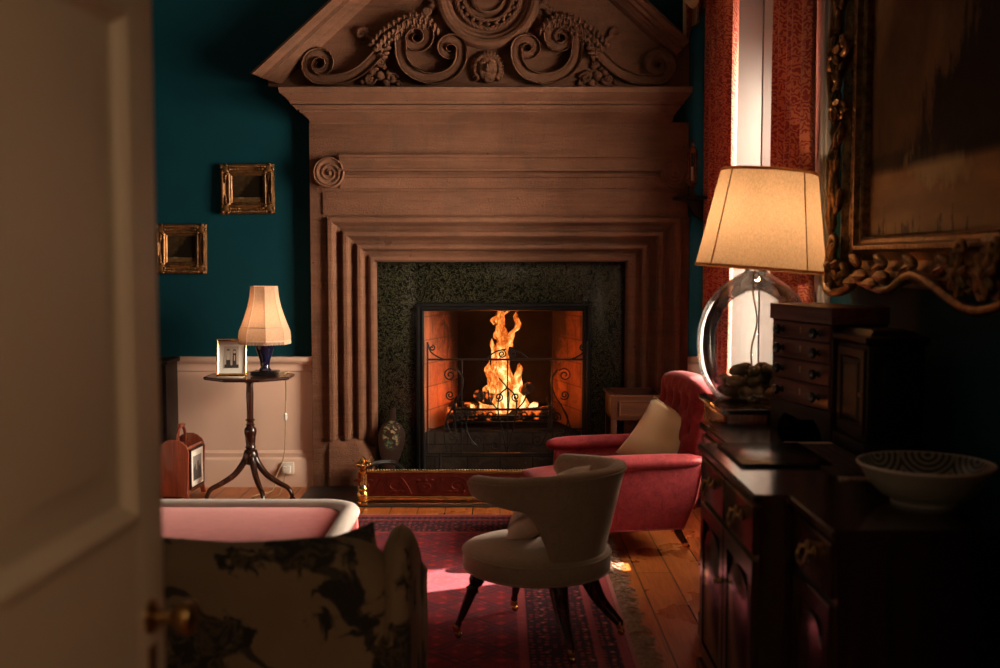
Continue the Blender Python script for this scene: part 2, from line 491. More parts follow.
def m_bowl():
    q = N('patterned_earthenware'); v = q.coord(); s = q.sep(v)
    ang = q.math('ARCTAN2', s[1], s[0])
    k = q.math('SUBTRACT', q.math('FRACT', q.math('ADD', q.math('MULTIPLY', ang, 7 / (2 * PI)), .2)), .5)
    rr = q.math('POWER', q.math('ADD', q.math('POWER', s[0], 2), q.math('POWER', s[1], 2)), .5)
    a = q.math('MULTIPLY', k, .17)
    b = q.math('MULTIPLY', q.math('SUBTRACT', s[2], .108), 1.5)
    d = q.math('POWER', q.math('ADD', q.math('POWER', a, 2), q.math('POWER', b, 2)), .5)
    st = q.math('SINE', q.math('MULTIPLY', d, 300))
    pat = q.ramp(q.math('ADD', q.math('MULTIPLY', st, .5), .5), [(0.45, 0.0), (0.55, 1.0)])
    geo = q.n('NewGeometry')
    nz = q.sep(geo.outputs['Normal'])
    inward = q.math('ADD', q.math('MULTIPLY', nz[0], s[0]), q.math('MULTIPLY', nz[1], s[1]))
    ins = q.math('LESS_THAN', inward, 0.0)
    c = q.mix(q.math('MULTIPLY', pat, ins), (.27, .24, .185), (.035, .03, .024))
    q.bsdf(c, 0.28, 0)
    return q.m

M = {}
M['teal'] = m_teal(); M['stone'] = m_stone(); M['marble'] = m_marble(); M['boards'] = m_boards(); M['rug'] = m_rug()
M['cream_paint'] = simple('cream_paint', (.74, .52, .40), (.68, .47, .36), 0.5, scale=2)
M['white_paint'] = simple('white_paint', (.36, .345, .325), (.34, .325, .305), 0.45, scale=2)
M['door_paint'] = simple('ivory_door_paint', (.58, .47, .34), (.52, .42, .30), 0.4, scale=2)
M['plaster'] = simple('ceiling_plaster', (.62, .56, .48), (.55, .5, .42), 0.9)
M['hall'] = simple('hall_plaster', (.35, .3, .24), (.3, .26, .2), 0.9)
M['iron'] = simple('wrought_iron', (.012, .011, .011), (.02, .018, .016), 0.5, 0.6, bump=0.15)
M['iron_frame'] = simple('cast_iron', (.006, .006, .006), (.010, .0095, .009), 0.45, 0.0, Specular_IOR_Level=.2)
M['firebrick'] = m_firebrick()
M['hearth_brick'] = m_firebrick('hearth_brick', (.095, .062, .042), (.06, .04, .028), (.02, .014, .011), .235, .09, .55, 1.0)
M['soot'] = simple('soot', (.006, .005, .0045), (.014, .011, .009), 0.95, bump=0.3)
M['slate'] = simple('hearth_slate', (.03, .026, .024), (.045, .038, .034), 0.45, bump=0.1)
M['mahogany'] = wood('mahogany', (.05, .014, .007), (.018, .005, .003), 'z', 0.22, 1, 0.35)
M['mahogany_x'] = wood('mahogany_top', (.05, .015, .008), (.02, .006, .004), 'x', 0.16, 1, 0.4)
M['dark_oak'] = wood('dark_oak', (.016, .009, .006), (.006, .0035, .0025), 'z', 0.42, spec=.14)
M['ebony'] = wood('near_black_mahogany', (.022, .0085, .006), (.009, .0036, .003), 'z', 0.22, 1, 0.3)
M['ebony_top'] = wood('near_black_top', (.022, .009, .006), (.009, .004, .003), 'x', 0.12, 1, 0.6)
M['chest_wood'] = wood('chest_mahogany', (.15, .05, .042), (.07, .02, .018), 'x', 0.38, 1, 0.0, spec=.22)
M['chest_side'] = wood('chest_side', (.022, .009, .007), (.009, .004, .003), 'z', 0.4, spec=.1)
M['pale_wood'] = wood('walnut', (.06, .019, .008), (.028, .009, .005), 'x', 0.4, spec=.1)
M['red_wood'] = wood('red_mahogany', (.32, .075, .035), (.16, .03, .015), 'z', 0.25, 1, 0.3)
M['copper'] = m_brass('old_copper', (.17, .04, .028), 0.5)
M['brass'] = m_brass()
M['dull_brass'] = m_brass('dull_brass', (.4, .24, .09), 0.35)
M['gilt'] = m_gilt()
M['dark_gilt'] = m_gilt('dark_gilt', (.34, .175, .06), (.06, .03, .012), 0.34)
M['red_velvet'] = m_velvet('crimson_velvet', (.26, .024, .029), (.13, .009, .013), 0.14, (1, .6, .6, 1))
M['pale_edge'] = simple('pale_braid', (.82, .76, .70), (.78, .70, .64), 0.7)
M['rose_velvet'] = m_velvet('rose_velvet', (.40, .05, .05), (.28, .03, .032), 0.7, (1, .6, .58, 1))
M['grey_velvet'] = m_velvet('taupe_velvet', (.35, .245, .165), (.28, .19, .125), 0.35, (1, .92, .85, 1))
M['satin'] = simple('cream_satin', (.66, .46, .27), (.55, .37, .2), 0.38, scale=3, Sheen_Weight=0.3)
M['linen'] = simple('cream_linen', (.62, .5, .38), (.55, .43, .32), 0.9, scale=12, bump=0.2, bscale=200)
def m_lace():
    q = N('lace'); v = q.coord()
    w = q.n('TexVoronoi', {'Vector': v, 'Scale': 70.0}).outputs['Distance']
    c = q.ramp(w, [(0.2, (.3, .22, .16)), (0.4, (.66, .54, .42))])
    q.bsdf(c, 0.9, 0, w, 0.7, 0.004)
    return q.m
M['lace'] = m_lace()
M['curtain'] = m_damask('red_damask', (.26, .016, .011), (.50, .15, .065), 38.0)
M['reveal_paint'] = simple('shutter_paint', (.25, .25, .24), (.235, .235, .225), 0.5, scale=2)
M['cream_silk'] = simple('cream_silk', (.74, .55, .33), (.66, .48, .28), 0.5)
M['floral'] = m_floral()
M['flame'] = m_flame(); M['ember'] = m_ember()
M['log'] = simple('bark', (.13, .075, .042), (.05, .03, .018), 0.95, scale=9, stretch=(6, 6, 1.2), bump=0.7, bscale=30)
M['linen_shade'] = m_shade('linen_shade', (.78, .56, .34), 150, 0.5)
M['silk_shade'] = m_shade('pleated_silk_shade', (.74, .53, .37), 220, 0.5)
M['shade_trim'] = m_shade('shade_tape', (.60, .36, .18), 150, 0.7)
M['silk_trim'] = simple('silk_fringe', (.72, .5, .36), (.6, .4, .28), 0.8)
M['glass'] = m_glass('clear_glass', (.985, .985, .975)); M['pane'] = m_glass('window_glass', (.97, .98, .98), 0.02)
M['blue_glaze'] = simple('cobalt_glaze', (.004, .008, .03), (.003, .005, .018), 0.08, Coat_Weight=0.5)
M['pebble'] = simple('beach_pebble', (.2, .14, .09), (.1, .07, .05), 0.6, scale=10, bump=0.2)
M['black'] = simple('black_lacquer', (.008, .007, .007), (.012, .01, .01), 0.2)
M['white_mat'] = simple('mount_card', (.8, .76, .68), (.76, .72, .64), 0.9)
M['cord'] = simple('old_flex', (.42, .3, .16), (.36, .25, .13), 0.6)
M['plastic'] = simple('white_plastic', (.75, .7, .62), (.7, .66, .58), 0.4)
M['fringe'] = simple('wool_fringe', (.42, .27, .18), (.27, .16, .11), 0.95, scale=40)
M['bowl'] = m_bowl()
M['paper'] = simple('paper', (.6, .5, .4), (.5, .4, .32), 0.9)
M['print_dark'] = simple('print_black', (.03, .027, .025), (.05, .045, .04), 0.5)
M['print_grey'] = simple('print_grey', (.3, .28, .25), (.2, .18, .16), 0.5)
M['print_skin'] = simple('print_light', (.6, .5, .42), (.55, .46, .38), 0.5)
def m_wool():
    q = N('kilim'); v = q.coord()
    w = q.n('TexVoronoi', {'Vector': v, 'Scale': 26.0, 'Randomness': .3}, distance='MANHATTAN').outputs['Distance']
    q.bsdf(q.ramp(w, [(0.25, (.13, .035, .025)), (0.45, (.03, .014, .012))]), 0.95)
    return q.m
M['kilim'] = m_wool()
def m_bellows():
    q = N('painted_bellows_board'); v = q.coord(); s = q.sep(v)
    a = q.noise(v, 34, 3, 0.6, 1.0)
    mask = q.ramp(q.math('ADD', q.math('POWER', q.math('MULTIPLY', s[0], 13), 2), q.math('POWER', q.math('MULTIPLY', q.math('SUBTRACT', s[2], .36), 7.5), 2)), [(0.4, 1.0), (0.75, 0.0)])
    f = q.math('MULTIPLY', mask, q.ramp(a, [(0.48, 0.0), (0.56, 1.0)]))
    fl = q.mix(q.ramp(q.noise(v, 22, 2), [(0.42, 0), (0.52, 1)]), (.42, .3, .17), (.07, .14, .07))
    q.bsdf(q.mix(f, (.02, .008, .005), q.mix(.5, fl, (.02, .012, .006))), 0.4, Specular_IOR_Level=0.15)
    return q.m
M['bellows'] = m_bellows()
# ------------------------------------------------------------------ the room
W = 1.55          # right wall face
YB = 7.70         # back wall face
XL = -3.3         # left wall face
HC = 4.25         # ceiling
OX0, OX1, OZ1 = at(332, 400, 7.62).x, at(676, 400, 7.62).x, at(500, 221, 7.62).z   # hole behind the fireplace
b = new(); box(b, XL - .15, W + .6, -1.6, YB + .9, -.12, 0); struct('floor', b, M['boards'])
b = new(); box(b, XL - .15, W + .6, 1.02, YB + .15, HC, HC + .1); struct('ceiling', b, M['plaster'])
b = new()
box(b, XL - .15, OX0, YB, YB + .15, 0, HC); box(b, OX1, W + .6, YB, YB + .15, 0, HC); box(b, OX0, OX1, YB, YB + .15, OZ1, HC)
struct('wall_back', b, M['teal'])
b = new(); box(b, XL - .15, XL, .9, YB, 0, HC); struct('wall_left', b, M['teal'])
# right wall with the window opening
WY0, WY1, WZ0, WZ1 = 5.42, 7.42, .62, 3.7
XO = 2.02
b = new()
box(b, W, XO + .05, .9, WY0, 0, HC); box(b, W, XO + .05, WY1, YB, 0, HC)
box(b, W, XO + .05, WY0, WY1, 0, WZ0); box(b, W, XO + .05, WY0, WY1, WZ1, HC)
struct('wall_right', b, M['teal'])
b = new()
box(b, XL, -.72, .9, 1.02, 0, HC); box(b, .68, W, .9, 1.02, 0, HC); box(b, -.72, .68, .9, 1.02, 2.25, HC)
struct('wall_front', b, M['teal'])
# hall the camera stands in
b = new(); box(b, -1.45, -1.35, -1.5, .9, 0, 2.7); struct('wall_hall_left', b, M['hall'])
b = new(); box(b, 1.35, 1.45, -1.5, .9, 0, 2.7); struct('wall_hall_right', b, M['hall'])
b = new(); box(b, -1.45, 1.45, -1.6, -1.5, 0, 2.7); struct('wall_hall_back', b, M['hall'])
b = new(); box(b, -1.45, 1.45, -1.6, .9, 2.7, 2.8); struct('ceiling_hall', b, M['plaster'])

# dado: panelled wainscot, rail and skirting on the back wall, left of the chimneypiece
FX0 = at(311, 300, 7.62).x
b = new()
zr = at(200, 357, YB - .05).z
box(b, XL, FX0, YB - .025, YB, 0, zr - .03)
struct('trim_1', b, M['cream_paint'])
def moulding(b, x0, x1, prof, y):
    """prof: list of (z, projection); runs along x on a wall face at y facing -y"""
    rows = [[(x, y - p, z) for x in (x0, x1)] for z, p in prof]
    grid(b, rows)
    for x in (x0, x1):
        b.faces.new([b.verts.new((x, y - p, z)) for z, p in prof] + [b.verts.new((x, y, prof[-1][0])), b.verts.new((x, y, prof[0][0]))])
b = new()
moulding(b, XL, FX0, [(zr - .105, .025), (zr - .1, .032), (zr - .085, .034), (zr - .07, .03), (zr - .05, .036), (zr - .035, .06), (zr - .02, .066), (zr, .066), (zr, 0)], YB)
struct('trim_2', b, M['cream_paint'])
zs = .19
b = new()
moulding(b, XL, FX0, [(0, .05), (zs, .05), (zs + .012, .046), (zs + .02, .036), (zs + .035, .036), (zs + .05, .04), (zs + .065, .03), (zs + .07, .025)], YB)
struct('baseboard_back', b, M['cream_paint'])
b = new()
moulding(b, at(690, 300, 7.6).x, W, [(0, .025), (zr - .1, .025), (zr - .1, .032), (zr - .07, .03), (zr - .05, .036), (zr - .035, .06), (zr, .066), (zr, 0)], YB)
struct('trim_3', b, M['cream_paint'])
b = new()
for (z0, z1, p) in ((zs + .07, zr - .1, .02), (zr - .1, zr, .05), (0, zs + .07, .045)):
    box(b, W - p, W, 1.02, WY0 - .3, z0, z1)
struct('trim_4', b, M['teal'])
b = new()
for (z0, z1, p) in ((zs + .07, zr - .1, .02), (zr - .1, zr, .05), (0, zs + .07, .045)):
    box(b, XL, XL + p, 1.02, YB, z0, z1)
struct('trim_5', b, M['cream_paint'])

# window: white reveal with panelled shutters, architrave, sash with bars and panes
wroot = bpy.data.objects.new('window_1', None); C.objects.link(wroot); wroot['kind'] = 'structure'
b = new()
box(b, W - .02, XO, WY1 - .012, WY1, WZ0, WZ1)                                  # far shutter panels face the camera
for x0, x1 in ((W + .0, W + .185), (W + .195, W + .42)):
    box(b, x0, x1, WY1 - .032, WY1 - .012, WZ0 + .02, WZ1 - .02, .004)
box(b, W - .02, XO, WY0, WY0 + .012, WZ0, WZ1); box(b, W - .02, XO, WY0, WY1, WZ1 - .012, WZ1)
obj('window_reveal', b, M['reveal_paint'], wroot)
b = new(); box(b, W - .06, XO, WY0 - .02, WY1 + .02, WZ0 - .03, WZ0, .008); obj('window_sill', b, M['white_paint'], wroot)
b = new()
for y0, y1 in ((WY0 - .27, WY0 + .0), (WY1 - .0, WY1 + .16)):
    box(b, W - .035, W, y0, y1, 0, WZ1 + .2, .006); box(b, W - .05, W, (y0 + .02) if y0 < WY0 - .1 else y1 - .06, (y0 + .06) if y0 < WY0 - .1 else y1 - .02, 0, WZ1 + .2, .006)
box(b, W - .035, W, WY0 - .2, WY1 + .16, WZ1, WZ1 + .2, .006)
obj('window_architrave', b, M['white_paint'], wroot)
b = new()
xf0, xf1 = XO - .07, XO - .02
for y0, y1 in ((WY0 + .012, WY0 + .08), (WY1 - .1, WY1 - .032)): box(b, xf0, xf1, y0, y1, WZ0, WZ1 - .012, .006)
for z0, z1 in ((WZ0, WZ0 + .09), (WZ0 + 1.5, WZ0 + 1.56), (WZ1 - .08, WZ1 - .012)): box(b, xf0, xf1, WY0 + .08, WY1 - .1, z0, z1, .006)
for k in (1, 2):
    y = WY0 + .08 + (WY1 - WY0 - .18) * k / 3; box(b, xf0 + .01, xf1 - .01, y - .012, y + .012, WZ0 + .09, WZ1 - .08)
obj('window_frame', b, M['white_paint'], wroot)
b = new(); box(b, XO - .047, XO - .043, WY0 + .07, WY1 - .09, WZ0 + .08, WZ1 - .07); obj('window_pane', b, M['pane'], wroot)
# unseen blocker added outside; its gap cuts the sun to a narrow beam
b = new(); box(b, 3.5, 3.8, 2.5, 6.72, -.5, 6.0); box(b, 3.5, 3.8, 7.24, 11, -.5, 6.0); box(b, 3.5, 3.8, 6.72, 7.24, 3.78, 6.0); struct('sun_mask_outside', b, M['stone'])
b = new(); box(b, XO + .05, 14, 0, 14, -.6, -.5); struct('ground_outside', b, M['slate'])

# ------------------------------------------------------------------ stone chimneypiece
FY = 7.62
fp = thing('chimneypiece', 'tall carved sandstone chimneypiece with scrolled pediment around the burning fire', 'fireplace', (0, FY, 0))
def fx(px, py, Y=FY): return at(px, py, Y)
def boxpx(b, x0, x1, y0, y1, Yf, Yb, bev=.004):
    p = at(x0, y1, Yf); q = at(x1, y0, Yf)
    box(b, p.x, q.x, Yf, Yb, max(p.z, 0), q.z, bev)
def ob(name, b, m='stone', parent=None, **k):
    return obj(name, b, M[m] if isinstance(m, str) else m, parent or fp, world=True, **k)
# body around the opening
oi = at(374, 262, FY); oj = at(628, 262, FY)
xa, xb = at(311, 300, FY).x, at(688.5, 300, FY).x
ztop = at(500, 222, FY).z; zi = oi.z
# outer jamb slabs end where the mouldings begin
xm0, xm1, zm = at(327, 217, FY).x, at(681, 217, FY).x, at(500, 217, FY).z
b = new(); box(b, xa, xm0, FY, YB, 0, zm, .004); ob('jamb', b)
b = new(); box(b, xm1, xb, FY, YB, 0, zm, .004); ob('jamb', b)
for x0, x1 in ((xm0 - .02, oi.x - .004), (oj.x + .004, xm1 + .02)):
    b = new(); box(b, x0, x1, 7.735, 7.93, 0, zm); ob('jamb_return', b)
zfr = at(500, 122, FY).z
b = new(); box(b, xa, at(688, 200, FY).x, FY, YB, zm, zfr, .003)
ob('frieze', b)
b = new()
box(b, xa + .09, xb - .09, FY - .012, FY, at(500, 215, FY).z, at(500, 192, FY).z, .006)
ob('frieze_panel', b)
# mitred architrave mouldings stepping back to the marble
il, ir, it = oi.x - xm0, xm1 - oj.x, zm - zi
prof = [(0, 0), (0, .022), (.03, .034), (.10, .036), (.13, .03), (.135, -.004), (.16, -.012), (.20, -.036), (.27, -.05), (.30, -.046), (.305, -.012), (.34, .002), (.41, .004), (.44, -.004), (.445, -.044), (.48, -.062), (.54, -.082), (.585, -.084), (.59, -.05),
        (.63, -.036), (.69, -.036), (.72, -.044), (.725, -.082), (.76, -.1), (.82, -.108), (.85, -.104), (.855, -.084), (.90, -.076), (.96, -.08), (1.0, -.1), (1.0, -.2)]
rows = []
zb = at(340, 440, FY).z
for t, d in prof:
    y = FY - d
    rows.append([(xm0 + il * t, y, zb), (xm0 + il * t, y, zm - it * t), (xm1 - ir * t, y, zm - it * t), (xm1 - ir * t, y, zb)])
b = new(); grid(b, rows); ob('architrave', b, angle=25)
# plinth blocks: worn chamfer stop where the mouldings die away
for x0, x1, s in ((xm0, oi.x, 1), (oj.x, xm1, -1)):
    b = new()
    n = 14
    rr = []
    for j in range(n + 1):
        t = j / n
        x = x0 + (x1 - x0) * t
        k = t if s > 0 else 1 - t
        zt = zb + .035 * noise.noise(Vector((x * 14, .3, s))) - .12 * k * k
        dep = .02 + .0 * k
        rr.append([(x, YB, 0), (x, FY - dep, 0), (x, FY - dep, zt - .10), (x, FY - dep * .4, zt - .04), (x, FY + .03, zt + .02), (x, FY + .1, zt + .045), (x, YB, zt + .05)])
    grid(b, rr, cap=False)
    for row in (rr[0], rr[-1]): b.faces.new([b.verts.new(p) for p in row])
    ob('plinth', b, angle=50)
# upper moulding ending in a volute each side
b = new()
z = lambda py, Y=FY: at(500, py, Y).z
def hmould(b, x0, x1, prof, yf, yb=None, end=0.0):
    """prof (py, projection) top to bottom at face yf, with mitred returns shrinking by `end`"""
    rows = []
    for py, p in prof:
        zz = z(py, yf)
        rows.append([(x0 - p * end, yb or yf, zz), (x0 - p * end, yf - p, zz), (x1 + p * end, yf - p, zz), (x1 + p * end, yb or yf, zz)])
    grid(b, rows)
    for r in (rows[0], rows[-1]):
        b.faces.new([b.verts.new(q) for q in r])
x0, x1 = fx(340, 165).x, fx(667, 165).x
hmould(b, x0, x1, [(155, 0), (155.5, .05), (158, .052), (158.5, .035), (161, .03), (166, .045), (169, .05), (169.5, .06), (171.5, .06), (172, .012), (174.5, .012), (175, .03), (177, .034), (178, .02), (186, .016), (188.5, .01), (189, 0)], FY)
ob('frieze_moulding', b, angle=25)
def volute(px, py, rpx, dirn):
    b = new()
    c = at(px, py, FY); r = rpx * FY / FPX
    lathe(b, [(r, 0), (r, .05), (r * .93, .06), (r * .85, .05), (.001, .045)], 36, T(c.x, FY, c.z) @ RX(PI / 2))
    pts = spiral((px, py), rpx * .93, 1.2, -PI / 2, 2.6, dirn, 22)
    tube(b, [at(x, y, FY - .048) for x, y in pts], [.012 * (1 - .6 * i / len(pts)) for i in range(len(pts))], 6)
    ball(b, at(px, py, FY - .055), .016)
    ob('volute', b, angle=50)
volute(329.5, 173, 15.5, -1)
volute(674, 173.5, 13.5, 1)
# cornice: stacked profile, returns on the left; the right end is cut by the room's corner
b = new()
cp = [(124, 311, 672, .0), (121.5, 309.5, 672.5, .012), (119, 308.5, 673, .03), (116, 305, 674, .05), (113, 302, 676, .075), (112.5, 300, 677, .09), (110, 299, 677, .095), (110.2, 301, 676, .07), (109.6, 301, 676, .07), (109.5, 296, 679, .12), (105, 292, 682, .125),
      (104.6, 294, 680, .10), (103.8, 294, 680, .10), (103.7, 290, 684, .15), (101, 289, 685, .155), (97, 285, 689, .19), (93, 281, 691.5, .215), (92.5, 279, 692.5, .235), (87, 278, 693, .24), (86.5, 278, 693, .23), (86, 305, 690, 0)]
rows = []
for py, xl, xr, p in cp:
    yf = FY - p
    a_, b_ = at(xl, py, yf), at(xr, py, yf)
    rows.append([(a_.x, YB, a_.z), (a_.x, yf, a_.z), (b_.x, yf, a_.z), (b_.x, YB, a_.z)])
grid(b, rows); b.faces.new([b.verts.new(q) for q in rows[0]]); b.faces.new([b.verts.new(q) for q in rows[-1]])
ob('cornice', b, angle=22)
# pediment: tympanum, raking cornices, carving
TY = 7.66
apx, apy = 489, -148
axis = 488.8
def pt(px, py, d=0.0): return at(px, py, TY - d)
b = new()
poly = [(pt(268, 86).x, pt(268, 86).z), (pt(689, 86).x, pt(689, 86).z), (pt(689, 40).x, pt(689, 38).z), (pt(axis, apy).x, pt(axis, apy).z), (pt(268, 64).x, pt(268, 62).z)]
prism(b, poly, TY, YB); ob('tympanum', b)
def rake(side):
    # profile perpendicular to slope: (offset below outer line in px, projection)
    pr = [(0, 0), (0, .2), (3, .21), (4, .195), (9, .18), (11, .16), (12, .145), (17, .14), (18, .105), (23, .085), (25, .07), (28, .06), (31, .03), (34, 0)]
    rows = []
    for off, p in pr:
        row = []
        if side < 0:
            ends = ((250 + .80 * off + 4 * (.2 - p) * 5, 73 + .30 * off + (1 if p < .15 else 0)), (axis, apy + off * 1.15))
        else:
            ends = ((690 - off * .5, 40.5 + off * .55), (axis, apy + off * 1.15))
        for (x, y) in ends:
            row.append(at(x, y, TY - p))
        rows.append(row)
    b = new(); grid(b, rows)
    for k in (0, 1):
        b.faces.new([b.verts.new(r[k]) for r in rows] + [b.verts.new((rows[-1][k].x, YB, rows[-1][k].z)), b.verts.new((rows[0][k].x, YB, rows[0][k].z))])
    b.faces.new([b.verts.new(rows[0][0]), b.verts.new(rows[0][1]), b.verts.new((rows[0][1].x, YB, rows[0][1].z)), b.verts.new((rows[0][0].x, YB, rows[0][0].z))])
    ob('raking_cornice', b, angle=22)
rake(-1); rake(1)
BANDP = [(-1, 0), (-.98, .75), (-.86, 1), (-.72, .95), (-.66, .66), (-.3, .74), (.3, .74), (.66, .66), (.72, .95), (.86, 1), (.98, .75), (1, 0)]
def band(b, path, wid, dep, base=TY, fade=0):
    P = [Vector((x, y, 0)) for x, y in path]
    n = len(P)
    rows = []
    for i in range(n):
        t = (P[min(i + 1, n - 1)] - P[max(i - 1, 0)]).normalized()
        nn = Vector((-t.y, t.x, 0))
        w = wid[i] if isinstance(wid, list) else wid
        d = dep[i] if isinstance(dep, list) else dep
        rows.append([at(P[i].x + nn.x * u * w / 2, P[i].y + nn.y * u * w / 2, base + .002 - h * d) for u, h in BANDP])
    grid(b, rows)
    for r in (rows[0], rows[-1]): b.faces.new([b.verts.new(q) for q in r])
def mir(path, f): return path if f > 0 else [(2 * axis - x, y) for x, y in path]
def flat(pts3): return [(p.x, p.y) for p in pts3]
for f in (1, -1):
    # long outer scroll: curl at the eaves, stem along the bottom, rising to the crest
    v1 = spiral((319.5, 64), 15.5, 2.0, PI / 2, 1.9, 1, 20)[::-1]
    mid = flat(cr([(v1[-1][0], v1[-1][1], 0), (340, 79, 0), (358, 72, 0), (373, 59, 0), (384, 45, 0), (397, 30, 0)], 7))
    path = v1 + mid[1:]
    wid = [4 + 7.5 * min(1, i / 30) for i in range(len(path))]
    b = new(); band(b, mir(path, f), wid, [.03 + .05 * min(1, i / 25) for i in range(len(path))])
    ob('scroll', b, angle=50)
    # inner scroll: big curl, U and small curl
    v2 = spiral((416.5, 37), 16.5, 2.0, PI, 1.9, 1, 20)[::-1]
    v3 = spiral((450, 48.5), 11.5, 1.6, 0, 1.7, -1, 20)
    mid = flat(cr([(v2[-1][0], v2[-1][1], 0), (402, 58, 0), (412, 72, 0), (431, 78.5, 0), (449, 74.5, 0), (459.5, 63, 0), (v3[0][0], v3[0][1], 0)], 7))
    path = v2 + mid[1:] + v3[1:]
    n_ = len(path)
    wid = [min(12.5, 4.2 + .28 * i, 3.4 + .28 * (n_ - i)) for i in range(n_)]
    b = new(); band(b, mir(path, f), wid, [min(.1, .045 + .002 * i, .04 + .002 * (n_ - i)) for i in range(n_)])
    ob('scroll', b, angle=50)
    # acanthus crest over the junction
    b = new()
    crest = flat(cr([(371, 45, 0), (380, 34, 0), (391, 26, 0), (404, 18.5, 0), (419, 16.5, 0), (431, 22, 0)], 5))
    for i, (x, y) in enumerate(crest):
        a = i / len(crest)
        for k in range(3):
            xx, yy = x + 3.2 * k + 1.5 * (1 - a) * k, y + 4.6 * k
            if f < 0: xx = 2 * axis - xx
            c = at(xx, yy, TY - .06 - .012 * (k % 2))
            ball(b, c, .024, 8, None, (.62, 1.3, 1.25) if i % 2 else (1.0, 1.0, .7))
    for k, (x, y) in enumerate([(383, 42), (388, 48), (391, 40), (386, 53), (395, 37), (379, 49), (384, 57), (400, 30)]):
        c = at(x if f > 0 else 2 * axis - x, y, TY - .075)
        ball(b, c, .022, 8, None, (1.2, 1, .6))
    ob('acanthus', b, angle=60)
    # little foliage spray under the stem and a curl above it
    b = new()
    for (x, y, r_) in [(378, 63, 5), (384, 60, 4), (372, 72, 6), (380, 76, 7), (389, 74, 6), (393, 80, 5), (369, 80, 5), (384, 67, 4), (376, 69, 4), (398, 83, 4), (386, 83, 6), (362, 82, 4)]:
        c = at(x if f > 0 else 2 * axis - x, y, TY - .015)
        ball(b, c, r_ * .0055, 8, None, (1, 1.2, .9))
    for cx, cy, r_, dd in ((370, 79, 6, 1), (392, 78, 6, -1), (381, 63, 4, 1)):
        tube(b, [at(x if f > 0 else 2 * axis - x, y, TY - .035) for x, y in spiral((cx, cy), r_, 1, 0, 1.4, dd, 12)], .011, 6)
    ob('foliage', b, angle=60)
    b = new()
    pth = spiral((361.5, 33.5), 6.0, .8, .6, 1.6, -1, 14)
    tube(b, [at(x if f > 0 else 2 * axis - x, y, TY - .02) for x, y in [(372, 40), (369, 38.5)] + pth], [.018] * 2 + [.018 - .008 * i / len(pth) for i in range(len(pth))], 8)
    ob('curl', b, angle=60)
    b = new()
    st = [(444, 7), (436, 5), (431, 7), (434, 2), (426, -4), (414, -3)]
    tube(b, [at(x if f > 0 else 2 * axis - x, y, TY - .03) for x, y in flat(cr([(x, y, 0) for x, y in st], 4))], .022, 8)
    pth = spiral((426.5, 11), 4.4, .7, -.9, 1.5, 1, 14)
    tube(b, [at(x if f > 0 else 2 * axis - x, y, TY - .03) for x, y in [(433, 4)] + pth], .013, 8)
    ob('strapwork', b, angle=60)
# wreath medallion
mc = (488.2, -3)
c3 = at(*mc, TY)
k_ = TY / FPX
b = new()
lathe(b, [(51 * k_, 0), (51 * k_, .05), (49 * k_, .075), (46 * k_, .085), (43 * k_, .075), (41 * k_, .05), (39 * k_, .05), (37.5 * k_, .04), (36 * k_, .02), (18 * k_, .02), (17.5 * k_, .05), (15.5 * k_, .06), (14.5 * k_, .035), (.01, .04)], 64, T(c3.x, TY, c3.z) @ RX(PI / 2))
md = ob('medallion', b, angle=30)
b = new()
for k in range(48):
    a = 2 * PI * k / 48
    for rr, s in ((31, .45), (24, -.45)):
        Mx = T(c3.x + rr * k_ * math.cos(a), TY - .035, c3.z + rr * k_ * math.sin(a)) @ RY(-(a + PI / 2 + s * (1 if math.cos(a) > 0 else -1)))
        ball(b, (0, 0, 0), .028, 8, Mx, (1.25, .7, .42))
for k in range(22):
    a = 2 * PI * (k + .5) / 22
    ball(b, (c3.x + 27.5 * k_ * math.cos(a), TY - .05, c3.z + 27.5 * k_ * math.sin(a)), .014, 8)
obj('wreath', b, M['stone'], md, world=True, angle=60)
# mask
b = new()
mk = at(487.5, 70, TY); s_ = k_
def mp(dx, dy, d): return (mk.x + dx * s_, TY - d, mk.z - dy * s_)
ball(b, mp(0, 0, .02), 12 * s_, 20, None, (.92, .7, 1.12))
ball(b, mp(0, -1, .075), 2.2 * s_, 10, None, (.8, 1.6, 2.2))           # nose
ball(b, mp(0, 2.2, .085), 2.4 * s_, 10, None, (1.1, 1, .7))
for sx in (-1, 1):
    ball(b, mp(4.2 * sx, -5.2, .067), 3.4 * s_, 10, None, (1.25, .7, .45))   # brow
    ball(b, mp(4.3 * sx, -2.4, .064), 1.8 * s_, 10, None, (1.3, .8, .7))     # eye
    ball(b, mp(5.4 * sx, 3.0, .056), 3.4 * s_, 10, None, (.9, .8, 1))       # cheek
    ball(b, mp(12 * sx, 1, .02), 2.6 * s_, 10, None, (.7, 1, 1.7))          # ear
ball(b, mp(0, 5.4, .066), 2.9 * s_, 10, None, (1.5, .7, .36)); ball(b, mp(0, 7.2, .064), 2.6 * s_, 10, None, (1.3, .7, .4))
ball(b, mp(0, 10.5, .05), 3.6 * s_, 10, None, (1.2, .8, .8))
face = ob('mask', b, angle=70)
b = new()
for k in range(21):
    a = PI * (-.22 + 1.44 * k / 20)
    for rr, q in ((13.0, 2.5), (15.4, 2.1)):
        ball(b, mp(rr * .95 * math.cos(a), -rr * 1.02 * math.sin(a) - .5, .035 if q > 2.2 else .02), q * s_, 8, None, (1, 1, 1))
obj('mask_curls', b, M['stone'], face, world=True, angle=60)
# marble slips
MY = 7.80
b = new()
z0 = 0
fo = at(416, 303, MY); fo2 = at(590.5, 303, MY)
box(b, oi.x - .02, fo.x, MY, MY + .06, 0, zi + .03, .003); box(b, fo2.x, oj.x + .02, MY, MY + .06, 0, zi + .03, .003)
box(b, fo.x, fo2.x, MY, MY + .06, fo.z, zi + .03, .003)
ob('marble_slip', b, 'marble')
